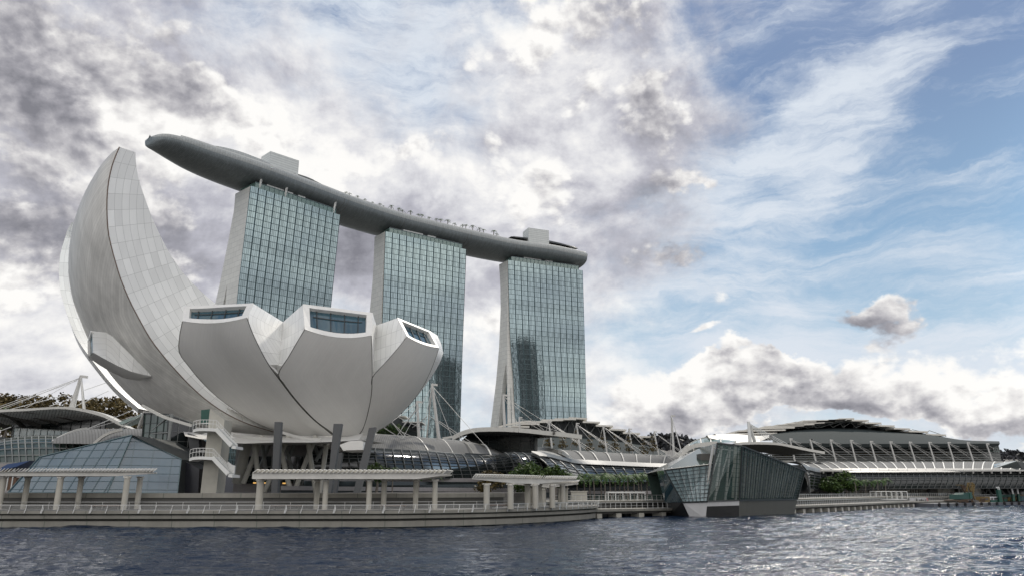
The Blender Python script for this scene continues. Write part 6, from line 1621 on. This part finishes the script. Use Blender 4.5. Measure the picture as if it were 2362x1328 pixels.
mb.build('frame', M['steel'], gt); mb = MB()
for a, b in (((1612, 1070), (1598, 905)), ((1745, 1070), (1722, 900))): mb.bar(gpt(*a, 3), gpt(*b, 3), .7)
mb.build('leg', M['teal_dark'], gt)
yc = thing('yellow_winch', 'yellow and orange winch machinery beneath the grey lifting gantry', 'winch', tuple(gpt(1700, 1080)))
gslab('housing', [(1610, 960), (1850, 960), (1840, 905), (1740, 900), (1615, 925)], M['yellow'], yc, 5, 2); mb = MB()
for a, b in (((1490, 1060), (1520, 985)), ((1500, 990), (1600, 985)), ((1560, 1070), (1590, 990)), ((1640, 1050), (1660, 970)), ((1690, 1050), (1700, 970)), ((1490, 1020), (1600, 1040)), ((1630, 1010), (1740, 1000))): mb.bar(gpt(*a, 4), gpt(*b, 4), .4)
mb.build('machinery', M['yellow'], yc); gslab('drum', [(1640, 1060), (1720, 1060), (1720, 985), (1640, 990)], M['red'], yc, 4.4, 1.2); gslab('tank', [(1400, 1070), (1490, 1070), (1480, 1020), (1390, 1025)], M['teal_dark'], yc, 4.2, 1.2)
bc = thing('blue_container', 'bright blue container at the very right edge of the barge', 'container', tuple(gpt(1830, 1060)))
gslab('body', [(1785, 1060), (2050, 1060), (2050, 955), (1780, 950)], M['blue_paint'], bc, 3, 2.5); gslab('door', [(1800, 1052), (1850, 1052), (1850, 965), (1798, 962)], M['teal_dark'], bc, 2.95, .1)
tb = thing('equipment_platform', 'dark raised platform carrying the site machinery behind the barge', 'platform', tuple(gpt(1300, 1000, 8)))
gslab('deck', [(680, 965), (2200, 935), (2200, 915), (680, 948)], M['concrete_dark'], tb, 8, 4)
mb = MB()
for k in range(14): mb.bar(gpt(700 + k * 110, 1120, 8.5), gpt(700 + k * 110, 955, 8.5), .35)
mb.build('legs', M['rust'], tb)
by = thing('mooring_buoy', 'small round white buoy floating left of the barge', 'buoy', tuple(AZ(*ZG(92, 1165), 0))); p = AZ(*ZG(92, 1160), 0); mb = torus(p + Vector((0, 0, .3)), .25, .3, Vector((0, -1, 0)).normalized(), 12); mb.build('float', M['white'], by, True); mb = MB(); mb.tube(p, p + Vector((0, 0, .9)), .08, .05, 6); mb.build('pin', M['steel'], by)

# ------------------------------------------------------------------ planting along the promenade
def onground(u, y, z): return Vector((ray(u, 1130).x / ray(u, 1130).y * y, y, z))
broad_tree('broad light green tree behind the bend pergola, left one of two', onground(1216, 148, 2), AY(1216, 1066, 148).z - 2, 8.6, 3, 'leaf', 4200, None, .30)
broad_tree('bushy upright green tree right of the broad light green tree', onground(1280, 150, 2), AY(1280, 1068, 150).z - 2, 5.2, 4, 'leaf', 2600, None, .30)
broad_tree('small dark green tree left of the broad light green tree', onground(1130, 146, 2), AY(1130, 1084, 146).z - 2, 6.0, 5, 'leaf_dark', 1800, None, .30)
broad_tree('dark feathery tree beside the slanted column under the museum', onground(868, 136, 3.5), AY(868, 1062, 136).z - 3.5, 5, 6, 'leaf', 1300, None, .26)
broad_tree('round green tree right of the crystal pavilion, smaller of two', onground(1916, 246, 2), AY(1916, 1100, 246).z - 2, 8.0, 8, 'leaf', 2200, None, .42)
broad_tree('largest round green tree right of the crystal pavilion', onground(1951, 250, 2), AY(1951, 1086, 250).z - 2, 9.6, 9, 'leaf', 3200, None, .42)
pg = 'palms in rows along the arcade promenade'
pbase = [palm('palm_tree', 'x', (0, 0, 0), 7.4, 4.0, pg, 30 + k, 12, .2) for k in range(4)]
pc = 0
def row_of(us, yfun, z0, tops, where):
    global pc
    names = 'first second third fourth fifth sixth seventh eighth ninth tenth eleventh twelfth thirteenth fourteenth fifteenth sixteenth seventeenth eighteenth nineteenth twentieth'.split()
    for i, u in enumerate(us):
        y = yfun(u); hh_ = AY(u, tops(i), y).z - z0; lab = 'slim palm %s, %s from left' % (where, names[i]); sc = hh_ / 8.2
        if pc < 4: o_ = pbase[pc]; o_.location = onground(u, y, z0); o_.scale = (sc,) * 3; o_.rotation_euler = (0, 0, pc * 1.3); o_['label'] = lab
        else: dup(pbase[pc % 4], onground(u, y, z0), pc * 2.1, sc, lab)
        pc += 1
row_of([1308, 1331, 1349, 1361, 1371, 1387, 1395, 1408, 1420, 1429, 1441, 1449, 1462, 1474, 1480, 1492, 1504, 1512, 1520], lambda u: lerp(172, 188, (u - 1308) / 200) + (int(u) % 3) * 4, 2.3, lambda i: 1087 + (i * 5) % 7, 'between bend pergola and crystal pavilion')
row_of([1975 + 9.6 * k + (k % 3) for k in range(16)] , lambda u: lerp(238, 262, (u - 1975) / 150) + (int(u) % 3) * 5, 2.3, lambda i: 1100 + (i * 5) % 7, 'right of the two round trees')
row_of([2106, 2122], lambda u: 262, 2.3, lambda i: 1108, 'leaning at the far row end')
row_of([845, 905, 965, 1000], lambda u: 140, 3.9, lambda i: 1072 + 4 * i, 'behind the middle pergola')
# small conifers on the stepped hall's terrace
for i, (x, y) in enumerate(((825, 440), (965, 455), (1105, 430), (1240, 480), (1380, 460), (1505, 480), (1645, 490), (1795, 515), (1888, 490))):
    t = thing('small_tree', 'little tiered tree on the stepped hall terrace, %s from the left' % od[i], 'tree', (0, 0, 0), 'little trees on the stepped hall terrace')
    mb = crown_mesh([(0, 0, 5.4 - k * 1.35, .8 + .35 * k, .4) for k in range(4)], 420, .32, 50 + i); mb.build('crown', M['leaf_dark'], t); mb = MB(); mb.tube((0, 0, 0), (0, 0, 5.6), .16, .06, 6); mb.build('trunk', M['bark'], t)
    t.location = AY(*ZX(x, y + 18), 264)

# distant ground: wooded knoll between the halls, hills at the far right
def ridge(name, us, vs, y, vb, seed, dens=1.0, leaf=3.0):
    mb = MB(); rnd = random.Random(seed); P_ = smooth_px(list(zip(us, vs)), 40)
    rows = [[AY(p.x, vb, y - 60), AY(p.x, lerp(vb, p.y, .6), y - 30), AY(p.x, p.y, y), AY(p.x, vb, y + 120)] for p in P_]
    mb.grid(rows); structure(name, mb, M['hill'], True)
    lf = MB()
    for p in P_:
        for _ in range(int(26 * dens)):
            v = lerp(p.y, vb, rnd.random() ** 1.6) ; c_ = AY(p.x + rnd.uniform(-5, 5), v - leaf * .3, y - 4 - 26 * (v - p.y) / max(1, vb - p.y)); c_.z += rnd.uniform(-.4, .8) * leaf
            for _ in range(5):
                a = Vector((rnd.gauss(0, 1), rnd.gauss(0, 1), rnd.gauss(0, 1))).normalized(); b = a.cross(Vector((rnd.gauss(0, 1), rnd.gauss(0, 1), rnd.gauss(0, 1)))).normalized(); q = c_ + Vector((rnd.gauss(0, 1), rnd.gauss(0, 1), rnd.gauss(0, .8))) * leaf * .7; s = leaf * rnd.uniform(.3, .7)
                lf.face([q - a * s, q - b * s, q + a * s, q + b * s])
    o_ = lf.build(name + '_woods', M['hill'], None); o_['kind'] = 'stuff'; o_['label'] = 'distant woods seen as one dark mass'; o_['category'] = 'woods'
ridge('wooded_knoll', [1500, 1512, 1525, 1538, 1552, 1566, 1580, 1600], [1030, 1022, 1020, 1022, 1022, 1026, 1030, 1040], 520, 1062, 5, 1.2, 3.4)
ridge('far_hill', [2290, 2310, 2330, 2350, 2380, 2450, 2600], [1052, 1050, 1049, 1049.5, 1049, 1047, 1045], 1400, 1075, 6, .7, 6)

# two office towers on the shore across the bay, outside the picture: they show as dark reflections in the hotel glass
fs = MB(); fs.prism([(620, -1500), (4000, -1500), (4000, 300), (900, 300), (640, 60)], -.5, 2.5); structure('far_shore', fs, M['ground'])
def scraper(x, y, w, h, label):
    t = thing('skyscraper', label, 'skyscraper', (x, y, 2.5))
    mb = MB(); mb.box((x, y, h / 2 + 1.2), (w, w, h - 2.6), .7); mb.build('tower_body', M['black'], t)
    mb = MB(); mb.box((x, y, h + 6), (w * .6, w * .6, 11.8), .7); mb.build('crown', M['black'], t)
    mb = MB()
    for k in range(28): mb.box((x, y, h * (k + .5) / 28), (w + .8, w + .8, 1.4), .7)
    mb.build('floor_bands', M['mullion'], t)
scraper(661, -154, 50, 300, 'dark office tower across the bay mirrored in the rightmost hotel tower')
scraper(716, 86, 46, 240, 'dark office tower across the bay mirrored in the middle hotel tower')
